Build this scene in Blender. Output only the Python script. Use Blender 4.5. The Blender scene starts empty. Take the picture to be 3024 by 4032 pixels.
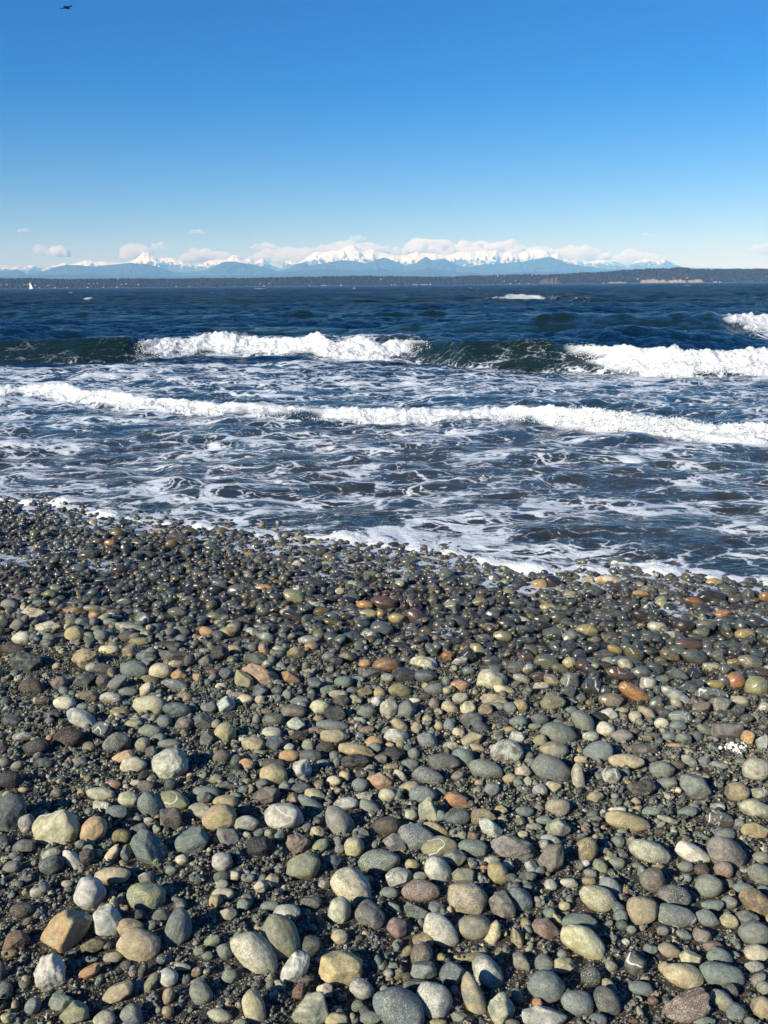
import bpy, math, numpy as np
from mathutils import Matrix, Vector
rng = np.random.default_rng(7)
sc = bpy.context.scene
# ------------------------------------------------------------------ camera
CAMZ = 2.3
F = 3226.0
cam_d = bpy.data.cameras.new("camera")
cam = bpy.data.objects.new("camera", cam_d)
sc.collection.objects.link(cam)
cam_d.sensor_fit = 'VERTICAL'
cam_d.angle = 2 * math.atan(2016 / F)
cam_d.clip_start = 0.05
cam_d.clip_end = 400000
RM = Matrix.Rotation(math.radians(90 - 15.49), 4, 'X') @ Matrix.Rotation(math.radians(-0.49), 4, 'Z')
cam.matrix_world = Matrix.Translation((0, 0, CAMZ)) @ RM
sc.camera = cam
R = np.array(RM.to_3x3())
# ------------------------------------------------------------------ light
SUN_EL = 31.0
SUN_AZ = 227.0            # compass-like, clockwise from +Y : behind and to the left
sv = np.array([math.sin(math.radians(SUN_AZ)) * math.cos(math.radians(SUN_EL)),
               math.cos(math.radians(SUN_AZ)) * math.cos(math.radians(SUN_EL)),
               math.sin(math.radians(SUN_EL))])
sl = bpy.data.lights.new("sun", 'SUN')
sl.energy = 5.0
sl.angle = math.radians(0.55)
sl.color = (1.0, 0.945, 0.79)
so = bpy.data.objects.new("sun", sl)
sc.collection.objects.link(so)
so.rotation_euler = Vector(sv).to_track_quat('Z', 'Y').to_euler()
so.location = (-5, -5, 8)
w = bpy.data.worlds.new("World")
sc.world = w
w.use_nodes = True
nt = w.node_tree
bg = nt.nodes['Background']
sky = nt.nodes.new('ShaderNodeTexSky')
sky.sky_type = 'NISHITA'
sky.sun_disc = False
sky.sun_elevation = math.radians(SUN_EL)
sky.sun_rotation = math.radians(SUN_AZ)
sky.altitude = 0
sky.air_density = 1.0
sky.dust_density = 0.05
sky.ozone_density = 2.5
hs = nt.nodes.new('ShaderNodeHueSaturation')
hs.inputs['Saturation'].default_value = 1.38
mg = nt.nodes.new('ShaderNodeMix'); mg.data_type = 'RGBA'; mg.blend_type = 'MULTIPLY'; mg.inputs[0].default_value = 1.0
mg.inputs[7].default_value = (0.78, 0.84, 1.16, 1)
nt.links.new(sky.outputs[0], mg.inputs[6])
nt.links.new(mg.outputs[2], hs.inputs['Color'])
nt.links.new(hs.outputs[0], bg.inputs[0])
bg.inputs[1].default_value = 0.075
sc.view_settings.view_transform = 'Standard'
sc.view_settings.look = 'None'
sc.view_settings.exposure = 0.42
sc.view_settings.gamma = 1.0
sc.cycles.volume_bounces = 3
sc.cycles.max_bounces = 8
sc.cycles.transparent_max_bounces = 12

# ------------------------------------------------------------------ helpers
def ray(px, py):
    d = R @ np.array([(px - 1512) / F, (2016 - py) / F, -1.0])
    return d                       # depth along the view axis is 1

def hitz(px, py, z=0.0):
    d = ray(px, py)
    t = (z - CAMZ) / d[2]
    return np.array([0, 0, CAMZ]) + d * t, t

def link(o, parent=None):
    sc.collection.objects.link(o)
    if parent is not None:
        o.parent = parent
    return o

def tag(o, label=None, cat=None, group=None, kind=None):
    for k, v in (('label', label), ('category', cat), ('group', group), ('kind', kind)):
        if v:
            o[k] = v
    return o

def mesh_np(name, V, T, smooth=True, attrs=None, mat=None):
    """mesh from vertex array and an (n,3) or (n,4) face array"""
    me = bpy.data.meshes.new(name)
    V = np.asarray(V, np.float32); T = np.asarray(T, np.int32)
    k = T.shape[1]
    me.vertices.add(len(V)); me.vertices.foreach_set('co', V.ravel())
    me.loops.add(T.size); me.loops.foreach_set('vertex_index', T.ravel())
    me.polygons.add(len(T))
    me.polygons.foreach_set('loop_start', np.arange(0, T.size, k, dtype=np.int32))
    try:
        me.polygons.foreach_set('loop_total', np.full(len(T), k, np.int32))
    except Exception:
        pass
    me.polygons.foreach_set('use_smooth', np.full(len(T), smooth))
    for nm, a in (attrs or {}).items():
        a = np.asarray(a, np.float32)
        if a.ndim == 1:
            at = me.attributes.new(nm, 'FLOAT', 'POINT'); at.data.foreach_set('value', a)
        else:
            at = me.attributes.new(nm, 'FLOAT_COLOR', 'POINT'); at.data.foreach_set('color', a.ravel())
    me.update(calc_edges=True)
    if mat:
        me.materials.append(mat)
    return me

def grid_faces(nr, nc):
    a = np.arange(nr * nc).reshape(nr, nc)
    return np.stack([a[:-1, :-1], a[:-1, 1:], a[1:, 1:], a[1:, :-1]], -1).reshape(-1, 4)

def ico(n):
    t = (1 + 5 ** .5) / 2
    V = [(-1, t, 0), (1, t, 0), (-1, -t, 0), (1, -t, 0), (0, -1, t), (0, 1, t), (0, -1, -t), (0, 1, -t),
         (t, 0, -1), (t, 0, 1), (-t, 0, -1), (-t, 0, 1)]
    V = [np.array(v) / np.linalg.norm(v) for v in V]
    T = [(0, 11, 5), (0, 5, 1), (0, 1, 7), (0, 7, 10), (0, 10, 11), (1, 5, 9), (5, 11, 4), (11, 10, 2), (10, 7, 6), (7, 1, 8),
         (3, 9, 4), (3, 4, 2), (3, 2, 6), (3, 6, 8), (3, 8, 9), (4, 9, 5), (2, 4, 11), (6, 2, 10), (8, 6, 7), (9, 8, 1)]
    for _ in range(n):
        c = {}; N = []
        def mid(a, b):
            k = (min(a, b), max(a, b))
            if k not in c:
                m = V[a] + V[b]; V.append(m / np.linalg.norm(m)); c[k] = len(V) - 1
            return c[k]
        for a, b, d in T:
            x, y, z = mid(a, b), mid(b, d), mid(d, a)
            N += [(a, x, z), (b, y, x), (d, z, y), (x, y, z)]
        T = N
    return np.array(V), np.array(T)
ICO = [ico(i) for i in range(5)]

def sines(P, freqs, amps, r):
    """smooth pseudo noise: sum of randomly directed sines"""
    out = np.zeros(len(P))
    for f, a in zip(freqs, amps):
        for _ in range(3):
            k = r.normal(size=3); k *= f / np.linalg.norm(k)
            out += a * np.sin(P @ k + r.uniform(0, 6.28))
    return out

def vnoise(x, y, seed=0):
    """value noise in 2-D, -1..1, vectorised"""
    xi = np.floor(x).astype(np.int64); yi = np.floor(y).astype(np.int64)
    fx = x - xi; fy = y - yi
    fx = fx * fx * (3 - 2 * fx); fy = fy * fy * (3 - 2 * fy)
    def h(a, b):
        n = (a * 374761393 + b * 668265263 + seed * 1442695041) & 0x7fffffff
        n = ((n ^ (n >> 13)) * 1274126177) & 0x7fffffff
        n = n ^ (n >> 16)
        return (n & 0xffff) / 32767.5 - 1
    return ((h(xi, yi) * (1 - fx) + h(xi + 1, yi) * fx) * (1 - fy) + (h(xi, yi + 1) * (1 - fx) + h(xi + 1, yi + 1) * fx) * fy)

def fbm(x, y, o=4, seed=0, g=0.5):
    s = 0; a = 1; t = 0
    for i in range(o):
        s = s + a * vnoise(x * 2 ** i + 17.3 * i, y * 2 ** i - 9.1 * i, seed + i); t += a; a *= g
    return s / t

def sstep(a, b, x):
    t = np.clip((x - a) / (b - a), 0, 1)
    return t * t * (3 - 2 * t)

# ------------------------------------------------------------------ shoreline and beach height
SHORE = [(-900, 1930), (0, 1985), (220, 2000), (400, 2035), (560, 2060), (750, 2085), (1000, 2112), (1300, 2130), (1500, 2160),
         (1700, 2180), (1850, 2215), (2050, 2262), (2270, 2262), (2450, 2245), (2700, 2275), (3024, 2315), (3900, 2400)]
_s = np.array([hitz(a, b)[0][:2] for a, b in SHORE])
def shore_y(x):
    return np.interp(x, _s[:, 0], _s[:, 1])
def beach_d(x, y):                 # metres inland of the waterline, negative under water
    return (shore_y(x) - y) * 0.96
def ground_z(x, y):
    d = beach_d(x, y)
    z = np.where(d > 0, 0.1 * d, 0.085 * d)
    z = np.maximum(z, -4.0)
    near = 1 - sstep(9, 16, np.abs(np.asarray(y, float)))
    z = z + near * (0.022 * vnoise(x * 0.9 + 3, y * 0.9, 5) + 0.012 * vnoise(x * 2.7, y * 2.7 + 8, 6))
    return z

# ------------------------------------------------------------------ materials
def mat_new(name):
    m = bpy.data.materials.new(name); m.use_nodes = True
    n = m.node_tree
    return m, n, n.nodes['Principled BSDF']

class NB:
    """tiny node builder"""
    def __init__(s, nt): s.nt = nt
    def n(s, t, **kw):
        nd = s.nt.nodes.new(t)
        for k, v in kw.items():
            setattr(nd, k, v)
        return nd
    def l(s, a, b): s.nt.links.new(a, b)
    def set(s, sock, v):
        if hasattr(v, 'is_linked') or isinstance(v, bpy.types.NodeSocket):
            s.l(v, sock)
        else:
            sock.default_value = v
    def math(s, op, a, b=None, c=None, clamp=False):
        m = s.n('ShaderNodeMath', operation=op); m.use_clamp = clamp
        s.set(m.inputs[0], a)
        if b is not None: s.set(m.inputs[1], b)
        if c is not None: s.set(m.inputs[2], c)
        return m.outputs[0]
    def vmath(s, op, a, b=None):
        m = s.n('ShaderNodeVectorMath', operation=op)
        s.set(m.inputs[0], a)
        if b is not None: s.set(m.inputs[1], b)
        return m.outputs[0]
    def mix(s, f, a, b, mode='MIX'):
        m = s.n('ShaderNodeMix', data_type='RGBA', blend_type=mode)
        s.set(m.inputs[0], f); s.set(m.inputs[6], a); s.set(m.inputs[7], b)
        return m.outputs[2]
    def noise(s, vec, scale, detail=2, rough=0.5, dist=0.0):
        m = s.n('ShaderNodeTexNoise')
        s.l(vec, m.inputs['Vector'])
        m.inputs['Scale'].default_value = scale; m.inputs['Detail'].default_value = detail
        m.inputs['Roughness'].default_value = rough; m.inputs['Distortion'].default_value = dist
        return m.outputs[0]
    def ss(s, a, b, x):
        m = s.n('ShaderNodeMapRange', interpolation_type='SMOOTHSTEP')
        s.set(m.inputs[0], x); s.set(m.inputs[1], a); s.set(m.inputs[2], b)
        m.inputs[3].default_value = 0; m.inputs[4].default_value = 1
        return m.outputs[0]
    def attr(s, nm):
        a = s.n('ShaderNodeAttribute'); a.attribute_name = nm
        return a

def stone_material():
    m, t, P = mat_new('stone')
    b = NB(t)
    co = b.n('ShaderNodeTexCoord').outputs['Object']
    A = b.attr('col'); C2 = b.attr('col2'); Q = b.attr('par')
    sep = b.n('ShaderNodeSeparateColor'); b.l(Q.outputs['Color'], sep.inputs[0])
    spk, vein, crust = sep.outputs[0], sep.outputs[1], sep.outputs[2]
    rnd = Q.outputs['Alpha']; wet = A.outputs['Alpha']
    off = b.vmath('SCALE', (3.1, 5.7, 9.3)); off.node.inputs[3].default_value = 1
    b.l(b.math('MULTIPLY', rnd, 40.0), off.node.inputs[3])
    p = b.vmath('ADD', co, off)
    n1 = b.noise(p, 24, 4, 0.6, 0.6)
    f1 = b.math('MULTIPLY', b.ss(0.42, 0.66, n1), 0.75)
    c = b.mix(f1, A.outputs['Color'], C2.outputs['Color'])
    # stains and weathering
    n2 = b.noise(p, 70, 4, 0.65, 0.3)
    c = b.mix(b.math('MULTIPLY', b.ss(0.3, 0.75, n2), 1.0), b.mix(1.0, c, (0.70, 0.68, 0.64, 1), 'MULTIPLY'), b.mix(1.0, c, (1.18, 1.17, 1.14, 1), 'MULTIPLY'))
    # mineral grain, stronger on speckled rock
    n3 = b.noise(p, 300, 3, 0.75)
    gs = b.math('MULTIPLY_ADD', spk, 0.75, 0.32)
    dk = b.math('MULTIPLY', b.ss(0.54, 0.66, n3), gs)
    lt = b.math('MULTIPLY', b.ss(0.46, 0.34, n3), gs)
    c = b.mix(dk, c, b.mix(1.0, c, (0.30, 0.29, 0.28, 1), 'MULTIPLY'))
    c = b.mix(lt, c, b.mix(0.6, c, (0.75, 0.74, 0.70, 1)))
    # veins
    n4 = b.noise(p, 7, 2, 0.45, 0.5)
    v = b.ss(0.012, 0.003, b.math('ABSOLUTE', b.math('SUBTRACT', n4, 0.5)))
    c = b.mix(b.math('MULTIPLY', v, vein), c, (0.62, 0.60, 0.54, 1))
    # barnacles / pale crust
    vo = b.n('ShaderNodeTexVoronoi'); b.l(p, vo.inputs['Vector']); vo.inputs['Scale'].default_value = 170
    ring = b.ss(0.55, 0.25, vo.outputs['Distance'])
    patch = b.ss(0.47, 0.55, b.noise(p, 22, 3, 0.6, 0.5))
    cr = b.math('MULTIPLY', b.math('MULTIPLY', patch, crust), b.math('MULTIPLY_ADD', ring, 0.7, 0.3))
    c = b.mix(cr, c, (0.66, 0.63, 0.55, 1))
    b.l(c, P.inputs['Base Color'])
    r = b.math('MULTIPLY_ADD', n2, 0.15, 0.68)
    wn = b.math('MULTIPLY', wet, b.ss(0.30, 0.48, n2))
    rr = b.math('MULTIPLY_ADD', wn, -0.62, r)
    b.l(b.math('MAXIMUM', rr, 0.28), P.inputs['Roughness'])
    b.l(b.math('MULTIPLY_ADD', wet, 0.25, 0.3), P.inputs['Specular IOR Level'])
    bu = b.n('ShaderNodeBump'); bu.inputs['Distance'].default_value = 0.0022
    hgt = b.math('ADD', b.math('MULTIPLY', n2, 1.3), b.math('ADD', b.math('MULTIPLY', n3, 0.35), b.math('MULTIPLY', cr, 1.6)))
    b.l(hgt, bu.inputs['Height'])
    b.l(b.math('MULTIPLY_ADD', wet, -0.45, 0.85), bu.inputs['Strength'])
    b.l(bu.outputs[0], P.inputs['Normal'])
    return m
M_STONE = stone_material()

def beach_material():
    m, t, P = mat_new('wet_gravel_sand')
    b = NB(t)
    co = b.n('ShaderNodeTexCoord').outputs['Object']
    vo = b.n('ShaderNodeTexVoronoi'); b.l(co, vo.inputs['Vector']); vo.inputs['Scale'].default_value = 190
    n = b.noise(co, 300, 2, 0.7)
    n2 = b.noise(co, 5, 4, 0.6)
    c = b.mix(b.ss(0.38, 0.66, n), (0.010, 0.0095, 0.009, 1), (0.11, 0.10, 0.08, 1))
    sp = b.n('ShaderNodeSeparateColor'); b.l(vo.outputs['Color'], sp.inputs[0])
    c = b.mix(b.ss(0.84, 0.9, sp.outputs[0]), c, (0.38, 0.35, 0.29, 1))
    c = b.mix(b.ss(0.4, 0.7, n2), c, b.mix(1.0, c, (1.35, 1.25, 1.1, 1), 'MULTIPLY'))
    wet = b.attr('wet').outputs['Fac']
    c = b.mix(wet, c, b.mix(1.0, c, (0.45, 0.45, 0.45, 1), 'MULTIPLY'))
    b.l(c, P.inputs['Base Color'])
    b.l(b.math('MULTIPLY_ADD', wet, -0.5, 0.85), P.inputs['Roughness'])
    bu = b.n('ShaderNodeBump'); bu.inputs['Distance'].default_value = 0.006; bu.inputs['Strength'].default_value = 0.9
    b.l(b.math('ADD', vo.outputs['Distance'], n), bu.inputs['Height'])
    b.l(bu.outputs[0], P.inputs['Normal'])
    return m
M_BEACH = beach_material()

def flat_mat(name, col, rough=0.7, var=0.12, scale=8.0, bump=0.0):
    m, t, P = mat_new(name)
    b = NB(t)
    co = b.n('ShaderNodeTexCoord').outputs['Object']
    n = b.noise(co, scale, 4, 0.6)
    lo = tuple(x * (1 - var) for x in col) + (1,); hi = tuple(min(1, x * (1 + var)) for x in col) + (1,)
    b.l(b.mix(n, lo, hi), P.inputs['Base Color'])
    P.inputs['Roughness'].default_value = rough
    if bump:
        bu = b.n('ShaderNodeBump'); bu.inputs['Distance'].default_value = bump
        b.l(n, bu.inputs['Height']); b.l(bu.outputs[0], P.inputs['Normal'])
    return m

def water_material():
    m, t, P = mat_new('sea_water')
    b = NB(t)
    t.nodes.remove(P)
    out = t.nodes['Material Output']
    co = b.n('ShaderNodeTexCoord').outputs['Object']
    foam = b.attr('foam').outputs['Fac']; depth = b.attr('depth').outputs['Fac']
    green = b.attr('green').outputs['Fac']; thick = b.attr('thick').outputs['Fac']; dist = b.attr('dist').outputs['Fac']
    # --- lacy foam: two scales of ridged noise
    mp = b.n('ShaderNodeMapping'); mp.inputs['Scale'].default_value = (0.75, 1.25, 0.5)
    b.l(co, mp.inputs['Vector']); q = mp.outputs[0]
    wv = b.n('ShaderNodeTexNoise'); b.l(q, wv.inputs['Vector']); wv.inputs['Scale'].default_value = 1.1; wv.inputs['Detail'].default_value = 2
    w1 = b.vmath('SCALE', b.vmath('SUBTRACT', wv.outputs['Color'], (0.5, 0.5, 0.5))); w1.node.inputs[3].default_value = 1.3
    q2 = b.vmath('ADD', q, w1)
    ra = b.math('ABSOLUTE', b.math('SUBTRACT', b.noise(q2, 2.3, 4, 0.62), 0.5))
    rb = b.math('ABSOLUTE', b.math('SUBTRACT', b.noise(q2, 6.5, 3, 0.6), 0.5))
    blob = b.noise(q2, 0.85, 4, 0.62)
    fine = b.noise(q, 15, 5, 0.72)
    def dte(scale):
        v_ = b.n('ShaderNodeTexVoronoi', feature='DISTANCE_TO_EDGE'); b.l(q3, v_.inputs['Vector']); v_.inputs['Scale'].default_value = scale
        return v_.outputs['Distance']
    wf = b.n('ShaderNodeTexNoise'); b.l(q, wf.inputs['Vector']); wf.inputs['Scale'].default_value = 5.0; wf.inputs['Detail'].default_value = 3
    w2 = b.vmath('SCALE', b.vmath('SUBTRACT', wf.outputs['Color'], (0.5, 0.5, 0.5))); w2.node.inputs[3].default_value = 0.30
    q3 = b.vmath('ADD', q2, w2)
    amt = b.math('MULTIPLY_ADD', b.math('SUBTRACT', blob, 0.5), 2.6, foam)
    fj = b.math('SUBTRACT', fine, 0.5)
    l1 = b.math('SUBTRACT', b.math('MULTIPLY', amt, 0.20), dte(1.7)); l1 = b.math('MULTIPLY_ADD', fj, 0.30, l1)
    l2 = b.math('SUBTRACT', b.math('MULTIPLY_ADD', amt, 0.19, -0.030), dte(4.2)); l2 = b.math('MULTIPLY_ADD', fj, 0.34, l2)
    l3 = b.math('SUBTRACT', b.math('MULTIPLY_ADD', amt, 0.9, -0.62), b.math('MULTIPLY', ra, 2.0)); l3 = b.math('MULTIPLY_ADD', fj, 0.5, l3)
    lev = b.math('MAXIMUM', b.math('MAXIMUM', l1, l2), l3)
    mask = b.ss(-0.012, 0.060, lev)
    mask = b.math('MULTIPLY', mask, b.ss(0.0, 0.12, foam))
    soft = b.math('MULTIPLY', b.ss(-0.25, 0.1, lev), b.ss(0.0, 0.2, foam))     # milky water round the foam
    # --- ripples
    r1 = b.noise(q, 2.4, 4, 0.62, 0.3)
    r2 = b.noise(q, 9.0, 4, 0.65, 0.4)
    mp2 = b.n('ShaderNodeMapping'); mp2.inputs['Scale'].default_value = (0.30, 1.0, 1.0); b.l(co, mp2.inputs['Vector'])
    r0 = b.noise(mp2.outputs[0], 0.75, 5, 0.68, 0.4)
    bu0 = b.n('ShaderNodeBump'); b.l(r0, bu0.inputs['Height']); bu0.inputs['Distance'].default_value = 2.0
    b.l(b.ss(20, 140, dist), bu0.inputs['Strength'])
    bu1 = b.n('ShaderNodeBump'); b.l(r1, bu1.inputs['Height']); b.l(b.math('MULTIPLY_ADD', green, -0.40, 0.55), bu1.inputs['Strength'])
    b.l(b.math('MULTIPLY_ADD', b.ss(8, 60, dist), 0.58, 0.13), bu1.inputs['Distance']); b.l(bu0.outputs[0], bu1.inputs['Normal'])
    bu2 = b.n('ShaderNodeBump'); b.l(r2, bu2.inputs['Height']); bu2.inputs['Strength'].default_value = 0.5
    b.l(b.math('MULTIPLY_ADD', b.ss(8, 40, dist), 0.09, 0.045), bu2.inputs['Distance']); b.l(bu1.outputs[0], bu2.inputs['Normal'])
    N = bu2.outputs[0]
    # --- body
    deep = b.mix(green, (0.002, 0.012, 0.028, 1), (0.006, 0.016, 0.010, 1))
    deep = b.mix(b.math('MULTIPLY', b.ss(26, 15, dist), 1.0), deep, (0.014, 0.036, 0.056, 1))
    shallow = b.mix(b.ss(0.9, 0.1, depth), deep, (0.052, 0.056, 0.052, 1))
    milky = b.mix(b.math('MULTIPLY', soft, 0.16), shallow, (0.16, 0.22, 0.26, 1))
    df = b.n('ShaderNodeBsdfDiffuse'); b.l(milky, df.inputs[0]); b.l(N, df.inputs['Normal'])
    tr = b.n('ShaderNodeBsdfTransparent'); tr.inputs[0].default_value = (0.80, 0.88, 0.84, 1)
    clear = b.math('MULTIPLY', b.math('POWER', 2.718, b.math('MULTIPLY', depth, -1.9)), 0.80)
    clear = b.math('MULTIPLY', clear, b.math('SUBTRACT', 1.0, b.math('MULTIPLY', soft, 0.3)))
    mb = b.n('ShaderNodeMixShader'); b.l(clear, mb.inputs[0]); b.l(df.outputs[0], mb.inputs[1]); b.l(tr.outputs[0], mb.inputs[2])
    gl = b.n('ShaderNodeBsdfGlossy'); gl.inputs[0].default_value = (1, 1, 1, 1); b.l(N, gl.inputs['Normal'])
    b.l(b.math('MULTIPLY_ADD', b.ss(25, 400, dist), 0.14, 0.07), gl.inputs['Roughness'])
    fr = b.n('ShaderNodeFresnel'); fr.inputs[0].default_value = 1.333; b.l(N, fr.inputs['Normal'])
    mw = b.n('ShaderNodeMixShader'); b.l(fr.outputs[0], mw.inputs[0]); b.l(mb.outputs[0], mw.inputs[1]); b.l(gl.outputs[0], mw.inputs[2])
    # --- foam surface
    bub = b.n('ShaderNodeTexVoronoi'); b.l(co, bub.inputs['Vector']); bub.inputs['Scale'].default_value = 55
    fh = b.math('ADD', b.math('MULTIPLY', mask, 1.0), b.math('ADD', b.math('MULTIPLY', fine, 0.8), b.math('MULTIPLY', bub.outputs['Distance'], 0.15)))
    bf = b.n('ShaderNodeBump'); b.l(fh, bf.inputs['Height']); bf.inputs['Distance'].default_value = 0.035; bf.inputs['Strength'].default_value = 0.8
    b.l(bu1.outputs[0], bf.inputs['Normal'])
    fd = b.n('ShaderNodeBsdfPrincipled'); b.l(b.mix(thick, (0.70, 0.74, 0.79, 1), (0.74, 0.76, 0.76, 1)), fd.inputs['Base Color']); fd.inputs['Roughness'].default_value = 0.45
    b.l(bf.outputs[0], fd.inputs['Normal'])
    fm = b.math('MAXIMUM', b.math('MULTIPLY', mask, 0.84), thick, clamp=True)
    mx = b.n('ShaderNodeMixShader'); b.l(fm, mx.inputs[0]); b.l(mw.outputs[0], mx.inputs[1]); b.l(fd.outputs[0], mx.inputs[2])
    b.l(mx.outputs[0], out.inputs[0])
    return m
M_WATER = water_material()

# ------------------------------------------------------------------ beach sheet
def axis(segs):
    out = []
    for a, b_, n in segs:
        out.append(np.linspace(a, b_, n, endpoint=False))
    out.append(np.array([segs[-1][1]]))
    return np.concatenate(out)
gx = axis([(-4000, -60, 14), (-60, -6, 28), (-6, 6, 420), (6, 60, 28), (60, 4000, 14)])
gy = axis([(-900, -20, 12), (-20, 0.6, 24), (0.6, 10.5, 400), (10.5, 30, 60), (30, 120, 20)])
X, Y = np.meshgrid(gx, gy)
Z = ground_z(X, Y)
Z = np.where(Y < 0, np.minimum(Z, 0.7 + 0.02 * np.abs(Y)), Z)
Z += 0.006 * fbm(X * 9, Y * 9, 3, 11) * (np.abs(X) < 8)
wetv = 1 - sstep(2.1, 3.4, beach_d(X, Y))
me = mesh_np('beach', np.stack([X, Y, Z], -1).reshape(-1, 3), grid_faces(len(gy), len(gx)), True, {'wet': wetv.ravel()}, M_BEACH)
tag(link(bpy.data.objects.new('beach', me)), kind='structure')

# ------------------------------------------------------------------ sea surface
ys = [4.6]
while ys[-1] < 26: ys.append(ys[-1] + 0.0030 * ys[-1])
while ys[-1] < 30.5: ys.append(ys[-1] + 0.06)
while ys[-1] < 2500: ys.append(ys[-1] * 1.0036)
ys += list(np.geomspace(ys[-1] * 1.02, 7300, 30))
ys = np.array(ys)
us = np.concatenate([[-40, -12, -4, -1.6], np.linspace(-0.78, 0.78, 860), [1.6, 4, 12, 40]])
U, SY = np.meshgrid(us, ys)
SX = U * (SY + 1.2)
dyg = np.gradient(ys)[:, None] * np.ones_like(SX)
# open-water waves: directional spectrum, fading where the mesh is too coarse
hw = np.zeros_like(SX)
off = sstep(24, 34, SY)
wr = np.random.default_rng(3)
px_ = SX + 0.6 * vnoise(SX * 0.11, SY * 0.11, 21); py_ = SY + 0.6 * vnoise(SX * 0.13, SY * 0.13, 22)
for i in range(64):
    lam = 0.35 * (26 / 0.35) ** (i / 63.0) * wr.uniform(0.9, 1.1)
    th = wr.normal(0, 0.55) + 0.25
    k = 2 * math.pi / lam
    amp = 0.0115 * lam ** 0.80 * (1.0 if lam < 2.5 else 0.62 if lam < 9 else 0.42)
    s_ = np.sin(k * (px_ * math.sin(th) - py_ * math.cos(th)) + wr.uniform(0, 6.28))
    fade = sstep(2.6, 6.0, lam / dyg)
    inshore = 0.30 if lam > 2.5 else (0.5 if lam > 0.9 else 0.75)
    env = (inshore + (1 - inshore) * off) * (0.9 + 0.1 * sstep(7, 12, SY))
    hw += amp * env * fade * (s_ + 0.28 * np.cos(2 * np.arcsin(np.clip(s_, -1, 1))))
foam = np.zeros_like(SX); green = np.zeros_like(SX); thick = np.zeros_like(SX)
# zone foam
dsh = -beach_d(SX, SY) + (0.13 * fbm(SX * 1.1, SX * 0, 3, 34) + 0.05 * fbm(SX * 4.5, SX * 0, 2, 35))      # metres seaward of the waterline
zf = 0.50 * np.exp(-((SY - 20) / 5.5) ** 2)
zf = np.where((SY < 25.5) & (SY > 13), np.maximum(zf, 0.31 + 0.22 * sstep(0, -9, SX) + 0.10 * np.exp(-((SY - 24.5) / 1.6) ** 2)), zf)
inner = (0.35 + 0.10 * fbm(SX * 0.25, SY * 0.25, 2, 31) + 0.16 * sstep(0.5, -3.5, SX) * sstep(11, 8, SY) + 0.02 * sstep(10.5, 8.5, SY))
zf = np.where(SY < 14.0, inner, zf)
zf = zf * (1 - sstep(24.5, 26.5, SY))
edge = np.exp(-(dsh / (0.17 + 0.12 * fbm(SX * 1.3, SY * 0 + 3, 2, 33))) ** 2)
zf = (np.maximum(zf, 0.25 + 0.62 * edge) + 0.20 * np.exp(-(dsh / 0.6) ** 2)) * (SY < 25) + zf * (SY >= 25)
foam = zf

def breaker(pts, back, cmin=0.3, lump=0.09, seed=1, froth_far=0.25, lf=2.6, fwn=0.45):
    """pts: (px, py_base, crest height m, foam 0..1, face length m)"""
    global hw, foam, green, thick
    B = np.array([list(hitz(p[0], p[1])[0][:2]) + list(p[2:]) for p in pts])
    o = np.argsort(B[:, 0]); B = B[o]
    xb = SX
    yb = np.interp(xb, B[:, 0], B[:, 1]) + 0.12 * fbm(xb * 0.8, xb * 0 + seed, 3, seed)
    H = np.interp(xb, B[:, 0], B[:, 2]) * (1 + 0.07 * vnoise(xb * 0.5, xb * 0, seed + 3))
    fo = np.interp(xb, B[:, 0], B[:, 3]); cl = np.interp(xb, B[:, 0], B[:, 4])
    s = SY - yb
    H = H * (1 + 0.15 * fo * fbm(xb * 1.7, s * 1.0, 4, seed + 9))
    H = H * np.where(fo > 0.3, 0.80, 1.0 - 0.2 * sstep(0.1, 0.3, fo))
    g = np.where(s < cl, np.clip(s / cl, 0, 1) ** 1.35 * (1 - 0.0), np.exp(-((s - cl) / back) ** 2))
    g = np.where(s < 0, -0.10 * np.exp(-(s / (0.9 * cl)) ** 2), g)
    hw *= 1 - 0.75 * sstep(-0.3, 0.2, s) * (1 - sstep(cl, cl + 0.5, s)) * (cl > 0.8)
    hw += H * g
    ragg = 0.42 * cl * fbm(xb * 1.3, s * 1.6, 4, seed + 5, 0.6)
    lo = cl * 0.9 * (1 - np.clip(fo * 1.2, 0, 1)) - 0.06 * cl
    inz = sstep(0, 0.12 * cl, s + ragg - lo) * (1 - sstep(cl * 1.05, cl * 1.05 + froth_far, s + ragg))
    fw = sstep(0.38, 0.62, fo + fwn * fbm(xb * 0.8, s * 1.4, 4, seed + 6))
    T = inz * fw
    lmp = np.abs(vnoise(xb * lf, s * lf + 5, seed + 7)) + 0.6 * np.abs(vnoise(xb * lf * 2.3, s * lf * 2.3, seed + 8)) + 0.45 * np.abs(vnoise(xb * lf * 5, s * lf * 5, seed + 10)) + 0.3 * np.abs(vnoise(xb * lf * 9, s * lf * 9, seed + 13))
    hw += T * lump * (lmp * 1.5 - 0.45)
    thick = np.maximum(thick, T * sstep(-0.55, -0.15, fbm(xb * 4, s * 4, 3, seed + 12) + 0.5 * T))
    hw -= 0 ; green = np.maximum(green, (1 - T) * sstep(-0.5, 0.1, s) * (1 - sstep(cl, cl + back, s)))
    # streaks drawn up the clear face, and froth left in front
    foam = np.where((s > 0) & (s < cl * 1.1), np.maximum(foam * 0.2, 0.03 * (fo > 0.05)), foam)
    foam = np.maximum(foam, 0.75 * fo * np.exp(-((s + 0.25 * cl) / (0.6 * cl)) ** 2))
    foam = np.where((s > cl * 1.1) & (s < cl + 2.5), np.maximum(foam, (0.45 if cl.mean() > 0.8 else 0.8) * fo * (1 - sstep(cl, cl + 2.5, s))), foam)
    return B, (seed, cl)

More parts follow.
